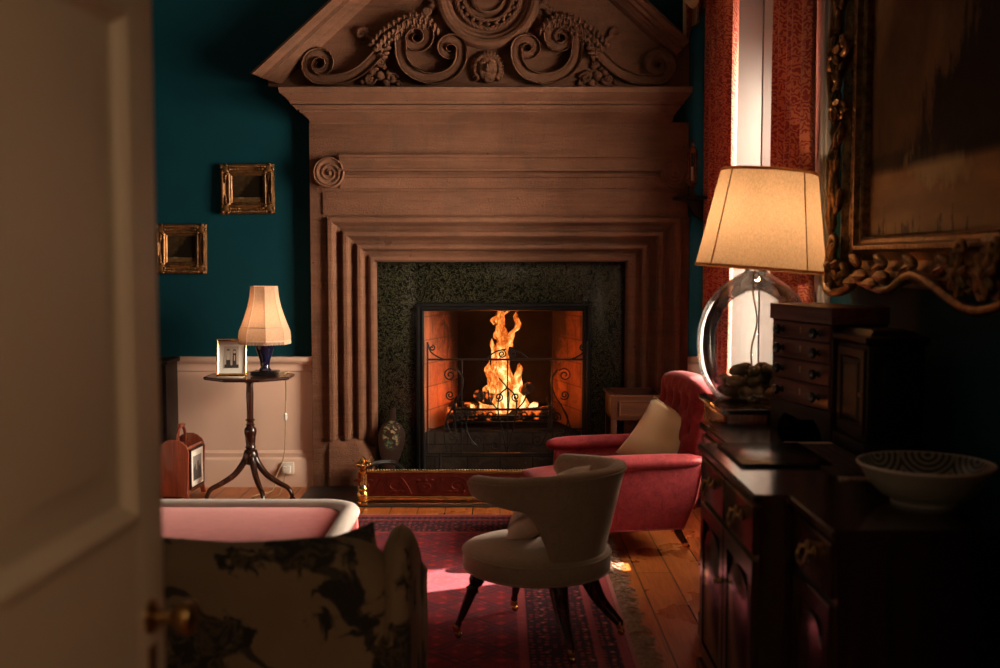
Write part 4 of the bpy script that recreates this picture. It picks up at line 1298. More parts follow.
for x, y_, rear in ((.36, -.33, 1), (.36, .33, 1), (-.36, -.29, 0), (-.36, .29, 0)):
    b = new()
    if rear: pts_ = cr([(x + .02, y_, .15), (x + .03, y_, .10), (x + .065, y_, .045)], 5)
    else: pts_ = [(x, y_, .15), (x - .005, y_, .09), (x - .005, y_, .045)]
    tube(b, pts_, [.028 - .012 * i / (len(pts_) - 1) for i in range(len(pts_))], 10)
    lg = aob('leg', b, 'mahogany')
    b = new(); q = pts_[-1]; ball(b, (q[0] + .01, q[1], .02), .02, 12, None, (1, .6, 1)); lathe(b, [(.016, .03), (.018, .05)], 12, T(q[0], q[1], 0)); obj('caster', b, M['brass'], lg)
# satin cushion on it
b = new()
pc = at(664, 440, 6.2)
cushion(b, .42, .40, .13, I4)
cs = obj('satin_cushion', b, M['satin'], angle=80)
cs.location = (pc.x, 6.12, pc.z); cs.rotation_euler = (R(-30), R(26), R(-28))
tag(cs, 'cream satin cushion leaning in the crimson armchair', 'cushion')
# ------------------------------------------------------------------ octagonal tripod table and what stands on it
TYY = 7.30
tc = at(249.5, 375, TYY); TZ = tc.z
tt = thing('tripod_table', 'slender dark mahogany tripod table with octagonal top by the dado', 'side table', (tc.x, TYY, 0))
hwid = 42.5 * TYY / FPX
b = new()
oct_ = [(math.cos(PI / 8 + k * PI / 4) / math.cos(PI / 8), math.sin(PI / 8 + k * PI / 4) / math.cos(PI / 8)) for k in range(8)]
rows = []
for s, z_ in ((.93, TZ - .026), (.985, TZ - .022), (1.0, TZ - .014), (1.0, TZ - .006), (.985, TZ - .001), (.965, TZ - .001), (.95, TZ - .003), (0.01, TZ - .003)):
    rows.append([(x * hwid * s, y * .24 * s, z_) for x, y in oct_])
grid(b, rows, closev=True, cap=True); obj('table_top', b, M['mahogany_x'], tt, angle=20)
b = new(); box(b, -.09, .09, -.08, .08, TZ - .042, TZ - .026, .004)
lathe(b, [(.02, .225), (.045, .235), (.05, .26), (.05, .30), (.042, .325), (.03, .335), (.036, .345), (.030, .36), (.036, .42), (.042, .45), (.04, .47), (.025, .49), (.032, .497), (.024, .505), (.024, .52), (.034, .53), (.022, .54), (.022, .60), (.025, .70), (.022, TZ - .06), (.034, TZ - .05), (.034, TZ - .042)], 24)
obj('column', b, M['mahogany'], tt)
for a in (R(205), R(-62), R(-14) + R(30) - R(30)):
    d = V(math.cos(a), math.sin(a), 0)
    b = new()
    cp_ = cr([V(0, 0, .30) + d * .02, V(0, 0, .235) + d * .055, V(0, 0, .165) + d * .115, V(0, 0, .115) + d * .2, V(0, 0, .085) + d * .265, V(0, 0, .045) + d * .292, V(0, 0, .018) + d * .295], 6)
    n_ = len(cp_)
    tube(b, cp_, [.026 - .013 * i / (n_ - 1) for i in range(n_)], 10, flat=.8)
    ball(b, V(0, 0, .0125) + d * .298, .018, 10, None, (1.2, 1, .7))
    obj('leg', b, M['mahogany'], tt)
# lamp
lx = at(264.5, 370, TYY).x
la = thing('table_lamp', 'small lit table lamp with bell-shaped fringed shade and cobalt base', 'lamp', (lx, TYY + .02, TZ))
b = new(); box(b, -.082, .082, -.082, .082, 0, .026, .004); obj('plinth', b, M['black'], la)
b = new(); lathe(b, [(.03, .026), (.045, .03), (.036, .04), (.03, .052), (.036, .10), (.058, .165), (.066, .2), (.067, .222), (.06, .24), (.04, .25), (.038, .26), (.012, .264)], 28); obj('vase_body', b, M['blue_glaze'], la)
b = new(); lathe(b, [(.03, .262), (.034, .268), (.026, .275), (.012, .28), (.012, .32), (.02, .322), (.02, .36), (.008, .365)], 16); obj('lamp_fitting', b, M['brass'], la)
kz = TYY / FPX
LR = .028
sh0, sh1 = .225, (371.5 - 287.5) * kz
b = new()
pr = [(25.5, 341 - 341), (25.8, 4), (25.0, 10), (23.2, 14), (19.5, 24), (16.3, 34), (14.2, 44), (13.3, 54)]
zl0 = (371.5 - 341) * kz + LR
NS = 8
for k in range(NS):
    pass
rows = []
for r_, z_ in pr:
    row = []
    for k in range(NS):
        for q in range(5):
            a0 = 2 * PI * (k) / NS + .25; a1 = 2 * PI * (k + 1) / NS + .25
            t = q / 5
            p = V(math.cos(a0), math.sin(a0), 0).lerp(V(math.cos(a1), math.sin(a1), 0), t)
            row.append((p.x * r_ * kz, p.y * r_ * kz, zl0 + z_ * kz))
    rows.append(row)
grid(b, rows, closev=True); sh = obj('lamp_shade', b, M['silk_shade'], la, recalc=True)
b = new()
for k in range(NS):
    a = 2 * PI * k / NS + .25
    tube(b, [(math.cos(a) * r_ * kz, math.sin(a) * r_ * kz, zl0 + z_ * kz) for r_, z_ in pr], .0028, 6)
for idx in (0, 3, 7):
    r_, z_ = pr[idx]
    tube(b, [(math.cos(2 * PI * k / NS + .25) * r_ * kz, math.sin(2 * PI * k / NS + .25) * r_ * kz, zl0 + z_ * kz) for k in range(NS)], .004, 6, closed=True)
obj('shade_ribs', b, M['silk_trim'], sh)
b = new()
for k in range(NS):
    for q in range(14):
        t = q / 14
        a0 = 2 * PI * k / NS + .25; a1 = a0 + 2 * PI / NS
        p = V(math.cos(a0), math.sin(a0), 0).lerp(V(math.cos(a1), math.sin(a1), 0), t) * 25.6 * kz
        tube(b, [(p.x, p.y, zl0), (p.x * 1.005, p.y * 1.005, zl0 - .022 - .003 * (q % 2))], .0032, 5)
obj('shade_fringe', b, M['silk_trim'], sh)
# photograph in a gilt frame, and a card
def print_frame(name, label, cat, loc, rz_, tilt, w, h, fw, mframe, strut=True):
    t = thing(name, label, cat, loc, rz_)
    t.rotation_euler = (R(tilt), 0, rz_)
    b = new(); rectloft(b, -w / 2, w / 2, 0, h, [(0, -.014), (0, .004), (.002, .006), (fw * .4, .008), (fw * .8, .004), (fw, .001), (fw, -.004)]); obj('frame', b, M[mframe], t, angle=25)
    b = new(); box(b, -w / 2 + .003, w / 2 - .003, .006, .014, .003, h - .003); obj('back_board', b, M['black'], t)
    return t
pf = print_frame('photo_frame', 'gilt-framed black and white couple photograph on the tripod table', 'picture frame', (at(232.5, 372, TYY - .02).x, TYY - .05, TZ), R(4), -6, .198, .245, .016, 'brass')
b = new(); box(b, -.084, .084, .002, .0055, .015, .23); obj('mount', b, M['white_mat'], pf)
b = new(); box(b, -.047, .047, -.0005, .0025, .052, .195); ph = obj('photograph', b, M['paper'], pf)
b = new()
box(b, -.047, .047, -.0012, -.0006, .052, .075)
for cx, w_, s in ((-.021, .0135, 1), (.020, .0135, 1)):
    prism(b, [(cx - w_, .06), (cx - w_ * .85, .128), (cx - w_ * .35, .145), (cx + w_ * .35, .145), (cx + w_ * .85, .128), (cx + w_, .06)], -.0016, -.0006)
prism(b, [(.009, .13), (.009, .165), (.014, .175), (.026, .175), (.031, .165), (.031, .13)], -.0014, -.0006); prism(b, [(-.03, .165), (-.029, .176), (-.013, .176), (-.012, .165)], -.0024, -.0017)
obj('dark_suits', b, M['print_dark'], ph)
b = new()
for cx, zc in ((-.021, .162), (.020, .158)):
    lathe(b, [(.0095, 0), (.0095, .0012)], 14, T(cx, -.0012, zc) @ RX(PI / 2))
prism(b, [(-.032, .105), (-.033, .142), (-.026, .15), (-.016, .15), (-.009, .142), (-.010, .105)], -.0022, -.0015); box(b, -.005, .005, -.0022, -.0015, .07, .19); box(b, .016, .024, -.0022, -.0015, .10, .135)
box(b, -.044, -.03, -.0016, -.0006, .14, .19)
obj('pale_faces', b, M['print_skin'], ph)
b = new(); prism(b, [(-.03, .0), (.03, .0), (.008, .2), (-.008, .2)], .0, .004, T(0, .07, 0) @ RX(R(14))); obj('strut', b, M['black'], pf)
b = new(); box(b, -.085, .085, -.035, .035, 0, .006, .001); cdm = obj('card', b, M['paper']); cdm.location = (at(231, 377, TYY - .15).x, TYY - .155, TZ - .001); cdm.rotation_euler = (0, 0, R(-2)); tag(cdm, 'thin white card lying on the tripod table below the photograph', 'card')
# flex of the lamp: drops off the table, inline switch, coil on the floor, plug
cw = thing('lamp_flex', 'old brown lamp flex hanging from the tripod table to the wall socket', 'electric cord', (lx, TYY, TZ))
b = new()
Y2 = 7.55
pts_ = [V(lx + .06, TYY + .06, TZ + .006), V(lx + .13, TYY + .12, TZ + .010), at(284.5, 374, TYY + .02), at(285.5, 379, Y2 - .1), at(286, 395, Y2), at(285.5, 417, Y2), at(285.5, 430, Y2), at(284, 455, Y2 + .02), at(279, 470, 7.56), at(276, 477, 7.56), V(at(272, 484, 7.5).x, 7.52, .008), V(at(262, 484, 7.4).x, 7.42, .006), V(at(252, 488, 7.3).x, 7.30, .006), V(at(262, 490, 7.2).x, 7.22, .006), V(at(276, 487, 7.3).x, 7.34, .006), V(at(282, 480, 7.54).x, 7.52, .02), at(286, 473, 7.59)]
tube(b, cr(pts_, 6), .0042, 6); obj('flex', b, M['cord'], cw, world=True)
b = new(); p = at(285.5, 417, Y2); ball(b, p, .016, 10, None, (.8, .7, 1.9)); obj('inline_switch', b, M['plastic'], cw, world=True)
# wall socket
p = at(288, 468, 7.65)
sk = thing('wall_socket', 'small white wall socket on the skirting by the chimneypiece', 'socket', (p.x, 7.645, p.z))
b = new(); box(b, -.045, .045, -.012, 0.004, -.043, .043, .005); obj('faceplate', b, M['plastic'], sk)
b = new(); box(b, -.03, .026, -.05, -.0125, -.03, .02, .008); obj('plug', b, M['plastic'], sk)

# ------------------------------------------------------------------ two little oil paintings
def small_picture(label, px0, py0, px1, py1, Y, seed, tilt):
    p, q = at(px0, py1, Y), at(px1, py0, Y)
    w, h = q.x - p.x, q.z - p.z
    t = thing('small_painting', label, 'painting', ((p.x + q.x) / 2, Y + .03, (p.z + q.z) / 2), 0, 'small gilt-framed oils on the teal wall')
    t.rotation_euler = (R(-1.5), R(tilt), 0)
    fw = .083
    b = new()
    rectloft(b, -w / 2, w / 2, -h / 2, h / 2, [(0, -.02), (0, .012), (.006, .022), (.016, .026), (.028, .016), (.04, .012), (.055, .018), (.062, .022), (.07, .012), (.076, .012), (.083, .004), (.083, -.015)])
    fr_ = obj('frame', b, M['gilt'], t, angle=25)
    b = new()
    for sx in (-1, 1):
        for sz in (-1, 1):
            cx, cz = sx * (w / 2 - .038), sz * (h / 2 - .038)
            ball(b, (cx, -.018, cz), .03, 10, None, (1.1, .5, 1.1))
            for k in range(5):
                a = R(45) * sx * sz + k * PI / 4 - PI / 2
                ball(b, (cx + .03 * math.cos(k * 1.3), -.022, cz + .03 * math.sin(k * 1.3)), .014, 8, None, (1, .7, 1))
            for ax in (0, 1):
                for k in range(3):
                    d = .045 + .02 * k
                    ball(b, (cx - sx * d * (1 - ax), -.02, cz - sz * d * ax), .013 - .002 * k, 8, None, (1.3, .6, .8) if ax == 0 else (.8, .6, 1.3))
    for k in range(18):
        for sz in (-1, 1): ball(b, (-w / 2 + .07 + (w - .14) * k / 17, -.026, sz * (h / 2 - .018)), .0075, 6)
        for sx in (-1, 1): ball(b, (sx * (w / 2 - .018), -.026, -h / 2 + .07 + (h - .14) * k / 17), .0075, 6)
    obj('frame_ornament', b, M['gilt'], fr_, angle=60)
    b = new(); box(b, -w / 2 + fw - .004, w / 2 - fw + .004, -.002, .004, -h / 2 + fw - .004, h / 2 - fw + .004)
    obj('canvas', b, m_landscape('small_landscape_%d' % seed, ((w / 2 - fw), (h / 2 - fw)), .8), t)
small_picture('small gilt-framed oil on teal wall, higher and nearer the chimneypiece', 220, 163.5, 273.5, 214, 7.66, 1, -.6)
small_picture('small gilt-framed oil on teal wall, lower and farther from the chimneypiece', 155, 224, 205.5, 274, 7.66, 2, .4)

# ------------------------------------------------------------------ magazine rack
rp = onz(184, 499, 0)
mr = thing('magazine_rack', 'red mahogany magazine rack with carrying handle and a picture on its side', 'magazine rack', (at(178, 499, 7.25).x, 7.36, 0), R(-5))
hw, hd = .15, .10
for s, nm in ((-1, 0), (1, 1)):
    b = new()
    poly = [(-hd - .01, .0), (-hd + .025, .0), (-hd + .03, .03), (hd - .03, .03), (hd - .025, 0), (hd + .01, 0), (hd - .006, .06), (hd + .006, .32), (hd - .01, .37), (hd - .05, .40), (.02, .41), (-.02, .41), (-hd + .05, .40), (-hd + .01, .37), (-hd - .006, .32), (-hd + .006, .06)]
    prism(b, poly, s * hw - .009, s * hw + .009, None, .003)
    obj('end_panel', b, M['red_wood'], mr)
# ends face the room: length runs along local y
for s in (-1, 1):
    b = new(); box(b, s * (hd - .012) - .006, s * (hd - .012) + .006, -hw + .009, hw - .009, .05, .36, .002); obj('side_panel', b, M['red_wood'], mr)
b = new(); box(b, -hd + .02, hd - .02, -hw + .009, hw - .009, .04, .05); obj('bottom', b, M['red_wood'], mr)
b = new()
box(b, -.006, .006, -.14, .14, .05, .37)
tube(b, cr([(0, -.07, .36), (0, -.065, .42), (0, -.04, .465), (0, 0, .485), (0, .04, .465), (0, .065, .42), (0, .07, .36)], 6), .011, 8)
hnd = obj('handle_divider', b, M['red_wood'], mr)
b = new(); lathe(b, [(.012, -.045), (.015, -.03), (.015, .03), (.012, .045)], 12, T(0, 0, .484) @ RX(PI / 2)); obj('grip', b, M['red_wood'], hnd)
b = new(); Mx = T(hd + .002, 0, .07) @ RZ(PI / 2)
rectloft(b, -.125, .125, 0, .27, [(0, -.006), (0, .006), (.008, .009), (.014, .004), (.014, 0)], Mx); pfm = obj('picture_frame', b, M['pale_wood'], mr, angle=25)
b = new(); box(b, -.112, .112, -.003, .0, .013, .257, 0, 2, Mx); obj('picture_mount', b, M['white_mat'], pfm)
b = new(); box(b, -.075, .075, -.0045, -.0031, .05, .215, 0, 2, Mx); obj('engraving', b, M['print_grey'], pfm)
b = new()
prism(b, [(-.07, .055), (-.07, .13), (-.04, .16), (-.03, .12), (-.005, .12), (0, .175), (.02, .175), (.025, .13), (.05, .15), (.07, .1), (.07, .055)], -.006, -.0046, Mx); obj('engraved_building', b, M['print_dark'], pfm)

# dark cabinet half hidden by the door
p = at(176, 361, 7.3)
dc = thing('corner_cabinet', 'dark oak cabinet against the dado, half hidden behind the door', 'cabinet', (-2.69, 7.56, 0))
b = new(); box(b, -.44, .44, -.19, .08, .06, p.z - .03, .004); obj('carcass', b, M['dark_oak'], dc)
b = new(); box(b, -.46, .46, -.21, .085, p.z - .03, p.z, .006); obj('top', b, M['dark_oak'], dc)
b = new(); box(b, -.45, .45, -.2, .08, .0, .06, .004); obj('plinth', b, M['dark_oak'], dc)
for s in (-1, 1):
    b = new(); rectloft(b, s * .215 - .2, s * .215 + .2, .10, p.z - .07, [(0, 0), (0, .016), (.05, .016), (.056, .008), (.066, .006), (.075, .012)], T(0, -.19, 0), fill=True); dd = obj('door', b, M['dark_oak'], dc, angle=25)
    b = new(); lathe(b, [(.008, 0), (.008, .02), (.016, .028), (.016, .036), (.001, .042)], 14, T(s * .04, -.206, .5) @ RX(PI / 2)); obj('knob', b, M['dull_brass'], dd)

# ------------------------------------------------------------------ low rose-red chaise end catching the sun
zt_ = .45
pA = onz(353, 515, zt_)
ot = thing('upholstered_stool', 'low rose-red velvet stool with pale rolled edge behind the floral sofa', 'stool', (-1.62, 4.72, .012), 0)
x1_, x0_ = pA.x + 1.62, -.95
yf_, yb_ = 4.25 - 4.72, onz(250, 500, zt_).y - 4.72
def rrect(x0, x1, y0, y1, r_, n=8):
    out = []
    for cx, cy, a0 in ((x1 - r_, y1 - r_, 0), (x0 + r_, y1 - r_, 90), (x0 + r_, y0 + r_, 180), (x1 - r_, y0 + r_, 270)):
        for k in range(n + 1):
            a = R(a0 + 90 * k / n); out.append((cx + r_ * math.cos(a), cy + r_ * math.sin(a)))
    return out
b = new(); rows = []
for ins, z_ in ((.03, .12), (.0, .13), (-.0, .36), (.004, .40)): rows.append([(x, y, z_) for x, y in rrect(x0_ + ins, x1_ - ins, yf_ + ins, yb_ - ins, .14)])
grid(b, rows, closev=True, cap=True); obj('base', b, M['rose_velvet'], ot)
b = new(); rows = []
for ins, z_ in ((.05, zt_ - .035), (.12, zt_ - .022), (.25, zt_ - .015), (.4, zt_ - .012)): rows.append([(x, y, z_) for x, y in rrect(x0_ + ins, x1_ - ins, yf_ + ins, yb_ - ins, max(.02, .14 - ins * .3))])
grid(b, rows, closev=True, cap=True); obj('cushion_top', b, M['rose_velvet'], ot)
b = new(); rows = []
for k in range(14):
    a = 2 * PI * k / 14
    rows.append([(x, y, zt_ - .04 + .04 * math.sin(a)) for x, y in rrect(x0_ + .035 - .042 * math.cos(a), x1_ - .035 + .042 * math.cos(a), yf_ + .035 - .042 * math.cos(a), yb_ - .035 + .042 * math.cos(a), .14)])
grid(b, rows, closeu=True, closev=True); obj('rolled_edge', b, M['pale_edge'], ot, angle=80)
for sx in (x0_ + .12, x1_ - .12):
    for sy in (yf_ + .12, yb_ - .12):
        b = new(); lathe(b, [(.02, .012), (.024, .03), (.03, .1), (.035, .13)], 14, T(sx, sy, 0)); obj('leg', b, M['mahogany'], ot)

# ------------------------------------------------------------------ floral sofa in the foreground, seen from behind
SYB = 2.93
zt_ = at(300, 551, SYB).z
xr_ = at(388, 560, SYB).x
so = thing('floral_sofa', 'tan sofa with dark floral pattern seen from behind in the foreground', 'sofa', (0, SYB, 0), R(0))
xl_ = -2.35
def fl_box(b, x0, x1, y0, y1, z0, z1, r_): box(b, x0, x1, y0 , y1, z0, z1, r_, 5)
b = new(); rows = []
# back: rounded slab with softly bowed top
nseg = 40
for i in range(nseg + 1):
    x = xl_ + (xr_ - xl_) * i / nseg
    e = min(1, min(i, nseg - i) / 3.0)
    k = math.sin(e * PI / 2) ** .6 if e < 1 else 1
    zt2 = zt_ - .055 * (1 - k) + .008 * math.sin(i * .55)
    th = .105 * (.55 + .45 * k)
    ring = [(x, .21 * .5 - th, .17)]
    for j in range(6): ring.append((x, .105 - th - .004 * math.sin(j), .17 + (zt2 - .06 - .17) * j / 5))
    for j in range(1, 8):
        a = PI - PI * j / 8
        ring.append((x, .105 + th * math.cos(a), zt2 - .06 + .06 * math.sin(a)))
    for j in range(6): ring.append((x, .105 + th, zt2 - .06 - (zt2 - .06 - .17) * j / 5))
    rows.append(ring)
grid(b, rows, closev=True, cap=True); obj('back', b, M['floral'], so, angle=80)
# right arm: thin scroll arm, reaching forward
for s, xa_ in ((1, xr_), (-1, xl_)):
    b = new(); rows = []
    for i in range(17):
        t = i / 16
        y_ = .03 + .83 * t
        zt2 = zt_ + .015 - .26 * sm(.2, .95, t)
        w_ = .038
        cx = xa_ + s * .014
        k = 1 if 1 <= i <= 15 else .7
        ring = [(cx - w_ * k, y_, .16), (cx - w_ * k, y_, zt2 - .07)]
        for j in range(1, 8):
            a = PI - PI * j / 8
            ring.append((cx + w_ * k * 1.12 * math.cos(a), y_, zt2 - .065 * 1.0 + .065 * k * math.sin(a)))
        ring += [(cx + w_ * k, y_, zt2 - .07), (cx + w_ * k, y_, .16)]
        rows.append(ring)
    grid(b, rows, closev=True, cap=True); ar = obj('arm', b, M['floral'], so, angle=80)
    b = new()
    tube(b, [(cx_ , yy_, zz_) for cx_, yy_, zz_ in [r[5] for r in rows]], .005, 6)
    obj('piping', b, M['floral'], ar)
b = new(); box(b, xl_ + .06, xr_ - .03, .2, .83, .16, .33, .02); obj('seat_base', b, M['floral'], so)
for k in range(2):
    b = new(); wq = (xr_ - xl_ - .14) / 2; box(b, xl_ + .07 + wq * k + .003, xl_ + .07 + wq * (k + 1) - .003, .215, .85, .33, .47, .05, 5); obj('seat_cushion', b, M['floral'], so, angle=80)
for x in (xl_ + .05, xr_ - .02):
    for y_ in (.06, .78):
        b = new(); lathe(b, [(.018, .012 if y_ > .5 else .0), (.022, .03), (.03, .12), (.034, .17)], 14, T(x, y_, 0)); obj('leg', b, M['mahogany'], so)
b = new(); cushion(b, .40, .40, .14, I4)
c2 = obj('sofa_cushion', b, M['floral'], angle=80)
pk = at(372, 536, SYB + .36)
c2.location = (pk.x - .15, SYB + .42, .545); c2.rotation_euler = (R(-12), R(-14), R(6)); tag(c2, 'dark patterned cushion whose corner peeks over the floral sofa back', 'cushion')

# ------------------------------------------------------------------ open door at the left
hy, fy_ = 1.03, 1.86
xf = at(158, 300, fy_).x
dl = fy_ - hy
dang = math.atan2(1, .06)
dr = bpy.data.objects.new('door_1', None); C.objects.link(dr); dr['kind'] = 'structure'
dr.location = (xf - .06 * dl, hy, 0); dr.rotation_euler = (0, 0, dang)
DL = dl / math.sin(dang)
dt = .045
b = new()
# the leaf, built in local x (hinge to lock edge), z up, faces at y = 0 (room) and y = dt
stile, lockz0, lockz1 = .115, .90, 1.185
box(b, 0, stile, 0, dt, .012, 2.12, .003); box(b, DL - stile, DL, 0, dt, .012, 2.12, .003)
for z0, z1 in ((.012, .23), (lockz0 - .02, lockz1), (2.0, 2.12)): box(b, stile, DL - stile, 0, dt, z0, z1)
mid_ = DL / 2
obj('leaf_frame', b, M['door_paint'], dr)
for z0, z1 in ((.23, lockz0 - .02), (lockz1, 2.0)):
    for Mx in (I4, T(DL, dt, 0) @ RZ(PI)):
        b = new()
        rectloft(b, stile, DL - stile, z0, z1, [(0, 0), (.003, .008), (.014, .010), (.022, .004), (.03, -.008), (.038, -.012), (.075, -.012), (.10, -.004), (.112, -.003)], Mx, fill=True)
        obj('panel', b, M['door_paint'], dr, angle=22)
kzz = 1.60 - (618 - 258) / FPX * 1.79 + .0
b = new()
Mk = T(DL - .062, 0, kzz) @ RX(PI / 2)
lathe(b, [(.03, 0), (.03, .004), (.024, .008), (.011, .012), (.010, .035), (.016, .042), (.027, .05), (.03, .06), (.027, .07), (.015, .076), (.001, .078)], 24, Mk)
kb = obj('knob', b, M['dull_brass'], dr)
b = new(); Mk2 = T(DL - .062, dt, kzz) @ RX(-PI / 2)
lathe(b, [(.03, 0), (.03, .004), (.024, .008), (.011, .012), (.010, .035), (.016, .042), (.027, .05), (.03, .06), (.027, .07), (.015, .076), (.001, .078)], 24, Mk2)
obj('knob', b, M['dull_brass'], dr)
b = new(); box(b, DL - .078, DL - .046, -.003, 0.001, kzz - .16, kzz - .05, .002); obj('keyhole_plate', b, M['dull_brass'], dr)
b = new(); box(b, DL - .001, DL + .002, .008, dt - .008, kzz - .1, kzz + .08); obj('lock_plate', b, M['dull_brass'], dr)
# ------------------------------------------------------------------ breakfront sideboard (faces the room, local x runs towards the camera)
ST = .92
sb = thing('sideboard', 'long near-black mahogany breakfront sideboard along the window wall', 'sideboard', (W - .06, 3.69, 0), R(-90))
# local: x = 3.69 - Y ; front at -y ; y=0 is the back, at X = W-.06
def dX(X): return -(W - .06 - X)
def dYv(Y): return 3.69 - Y
cx0, cx1 = dYv(4.08), dYv(3.18)
wx0, wx1 = dYv(4.62), dYv(2.76)
fc, fw_ = dX(.752), dX(.855)
def sbo(n, b, m='ebony', par=sb, **k): return obj(n, b, M[m], par, **k)
def slab(b, pts, z0, z1, bev=.0):
    bb = bmesh.new()
    lo = [bb.verts.new((x, y, z0)) for x, y in pts]; hi = [bb.verts.new((x, y, z1)) for x, y in pts]
    bb.faces.new(lo); bb.faces.new(hi)
    for i in range(len(pts)): bb.faces.new((lo[i], lo[(i + 1) % len(pts)], hi[(i + 1) % len(pts)], hi[i]))
    bmesh.ops.recalc_face_normals(bb, faces=list(bb.faces))
    if bev: bmesh.ops.bevel(bb, geom=list(bb.edges), offset=bev, segments=3, affect='EDGES')
    merge(b, bb)
def plan(o): return [(wx0 - o, 0), (wx0 - o, fw_ - o), (cx0 - o, fw_ - o), (cx0 - o, fc - o), (cx1 + o, fc - o), (cx1 + o, fw_ - o), (wx1 + o, fw_ - o), (wx1 + o, 0)]
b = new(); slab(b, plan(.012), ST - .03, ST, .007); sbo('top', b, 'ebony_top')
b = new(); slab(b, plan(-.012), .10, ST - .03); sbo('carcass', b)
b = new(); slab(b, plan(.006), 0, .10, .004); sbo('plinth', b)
def bail(par, x, z_, yf):
    h = new()
    for s in (-1, 1): lathe(h, [(.017, 0), (.015, .004), (.006, .008), (.005, .018), (.009, .022), (.001, .026)], 12, T(x + s * .034, yf, z_) @ RX(PI / 2))
    tube(h, cr([V(x - .034, yf - .02, z_), V(x - .036, yf - .028, z_ - .02), V(x - .016, yf - .03, z_ - .038), V(x + .016, yf - .03, z_ - .038), V(x + .036, yf - .028, z_ - .02), V(x + .034, yf - .02, z_)], 5), .0042, 8)
    obj('handle', h, M['dull_brass'], par)
def front(name, x0, x1, z0, z1, yf, handles=(), arched=False, knob=None):
    b = new()
    if not arched:
        rectloft(b, x0, x1, z0, z1, [(0, 0), (0, .012), (.006, .016), (.014, .014), (.02, .012)], T(0, yf, 0), fill=True)
    else:
        rectloft(b, x0, x1, z0, z1, [(0, 0), (0, .014), (.004, .016), (.055, .016), (.055, .004)], T(0, yf, 0), fill=True)
        # raised arched field
        aw = (x1 - x0) / 2 - .062; cx = (x0 + x1) / 2
        poly = [(cx - aw, z0 + .065), (cx + aw, z0 + .065), (cx + aw, z1 - .13)] + [(cx + aw * .8 * math.cos(a), z1 - .13 + .06 * math.sin(a)) for a in [PI * k / 10 for k in range(11)]] + [(cx - aw, z1 - .13)]
        prism(b, poly, yf - .014, yf - .002, None, .006)
    o = sbo(name, b, angle=25)
    for hx in handles: bail(o, hx, (z0 + z1) / 2 + .012, yf - .014)
    if knob is not None:
        h = new(); lathe(h, [(.012, 0), (.006, .006), (.006, .014), (.012, .02), (.001, .028)], 12, T(knob, yf - .016, (z0 + z1) / 2 + .1) @ RX(PI / 2)); obj('knob', h, M['dull_brass'], o)
    return o
cm = (cx0 + cx1) / 2
yc, yw = fc + .012, fw_ + .012
front('drawer', cx0 + .03, cm - .008, ST - .19, ST - .045, yc, ((cx0 + cm) / 2,)); front('drawer', cm + .008, cx1 - .03, ST - .19, ST - .045, yc, ((cx1 + cm) / 2,))
front('door', cx0 + .03, cm - .005, .13, ST - .21, yc, (), True, cm - .03); front('door', cm + .005, cx1 - .03, .13, ST - .21, yc, (), True)
front('drawer', wx0 + .03, cx0 - .03, ST - .19, ST - .045, yw, ((wx0 + cx0) / 2,)); front('drawer', cx1 + .03, wx1 - .03, ST - .19, ST - .045, yw, ((wx1 + cx1) / 2,))
front('door', wx0 + .03, cx0 - .03, .13, ST - .21, yw, (), True); front('door', cx1 + .03, wx1 - .03, .13, ST - .21, yw, (), True)
# flat dark folder on the top
b = new(); p0, p1 = onz(727, 443, ST), onz(790, 470, ST)
box(b, .80, 1.10, 3.60, 4.02, ST, ST + .012, .003); fd = obj('folder', b, M['black']); tag(fd, 'flat glossy black folder lying on the sideboard by the small chest', 'folder')

# table beyond the sideboard, carrying the big lamp
AZ = .965
ta = thing('lamp_table', 'dark wooden table beyond the sideboard carrying the large glass lamp', 'side table', (1.22, 4.93, 0), R(-90))
b = new(); box(b, -.275, .275, -.275, .26, AZ - .022, AZ, .005); obj('top', b, M['ebony_top'], ta)
b = new(); box(b, -.25, .25, -.245, .235, AZ - .16, AZ - .022, .003); obj('carcass', b, M['red_wood'], ta)
b = new(); rectloft(b, -.23, .23, AZ - .145, AZ - .035, [(0, 0), (0, .01), (.006, .012), (.012, .01)], T(0, -.245, 0), fill=True); dw = obj('drawer', b, M['red_wood'], ta)
b = new(); lathe(b, [(.006, 0), (.006, .012), (.015, .02), (.001, .03)], 12, T(0, -.255, AZ - .09) @ RX(PI / 2)); obj('knob', b, M['dull_brass'], dw)
for sx in (-1, 1):
    for y_ in (-.22, .21):
        b = new(); tube(b, [(sx * .225, y_, 0), (sx * .225, y_, AZ - .16)], [.014, .024], 10); obj('leg', b, M['mahogany'], ta)
# big lamp
LX, LY = 1.165, 5.02
bl = thing('glass_table_lamp', 'large lit lamp with linen shade on a clear glass demijohn of pebbles', 'lamp', (LX, LY, AZ))
Rb = .258
b = new()
pr = [(.02, .012), (.10, .004), (.15, .0), (.175, .012), (.215, .06), (.245, .13), (Rb, .215), (Rb, .29), (.247, .36), (.215, .44), (.165, .505), (.11, .548), (.065, .575), (.047, .592), (.045, .63)]
pc_ = [(p.x, p.y) for p in cr([(r_, z_, 0) for r_, z_ in pr], 4)]
lathe(b, pc_, 64, cap=False)
inner = [(max(r_ - .005, .001), z_ + (.006 if z_ < .1 else 0)) for r_, z_ in pc_]
obj('glass_bottle', b, M['glass'], bl, angle=80, recalc=False)
b = new(); lathe(b, [(.05, .622), (.054, .63), (.05, .645), (.03, .65), (.022, .66), (.02, .70), (.03, .705), (.03, .75), (.01, .755)], 24); obj('lamp_fitting', b, M['dull_brass'], bl)
b = new(); tube(b, cr([V(.0, 0, .63), V(-.012, 0, .5), V(.01, 0, .36), V(-.01, .02, .22), V(.0, .03, .12)], 6), .004, 6); obj('inner_flex', b, M['cord'], bl)
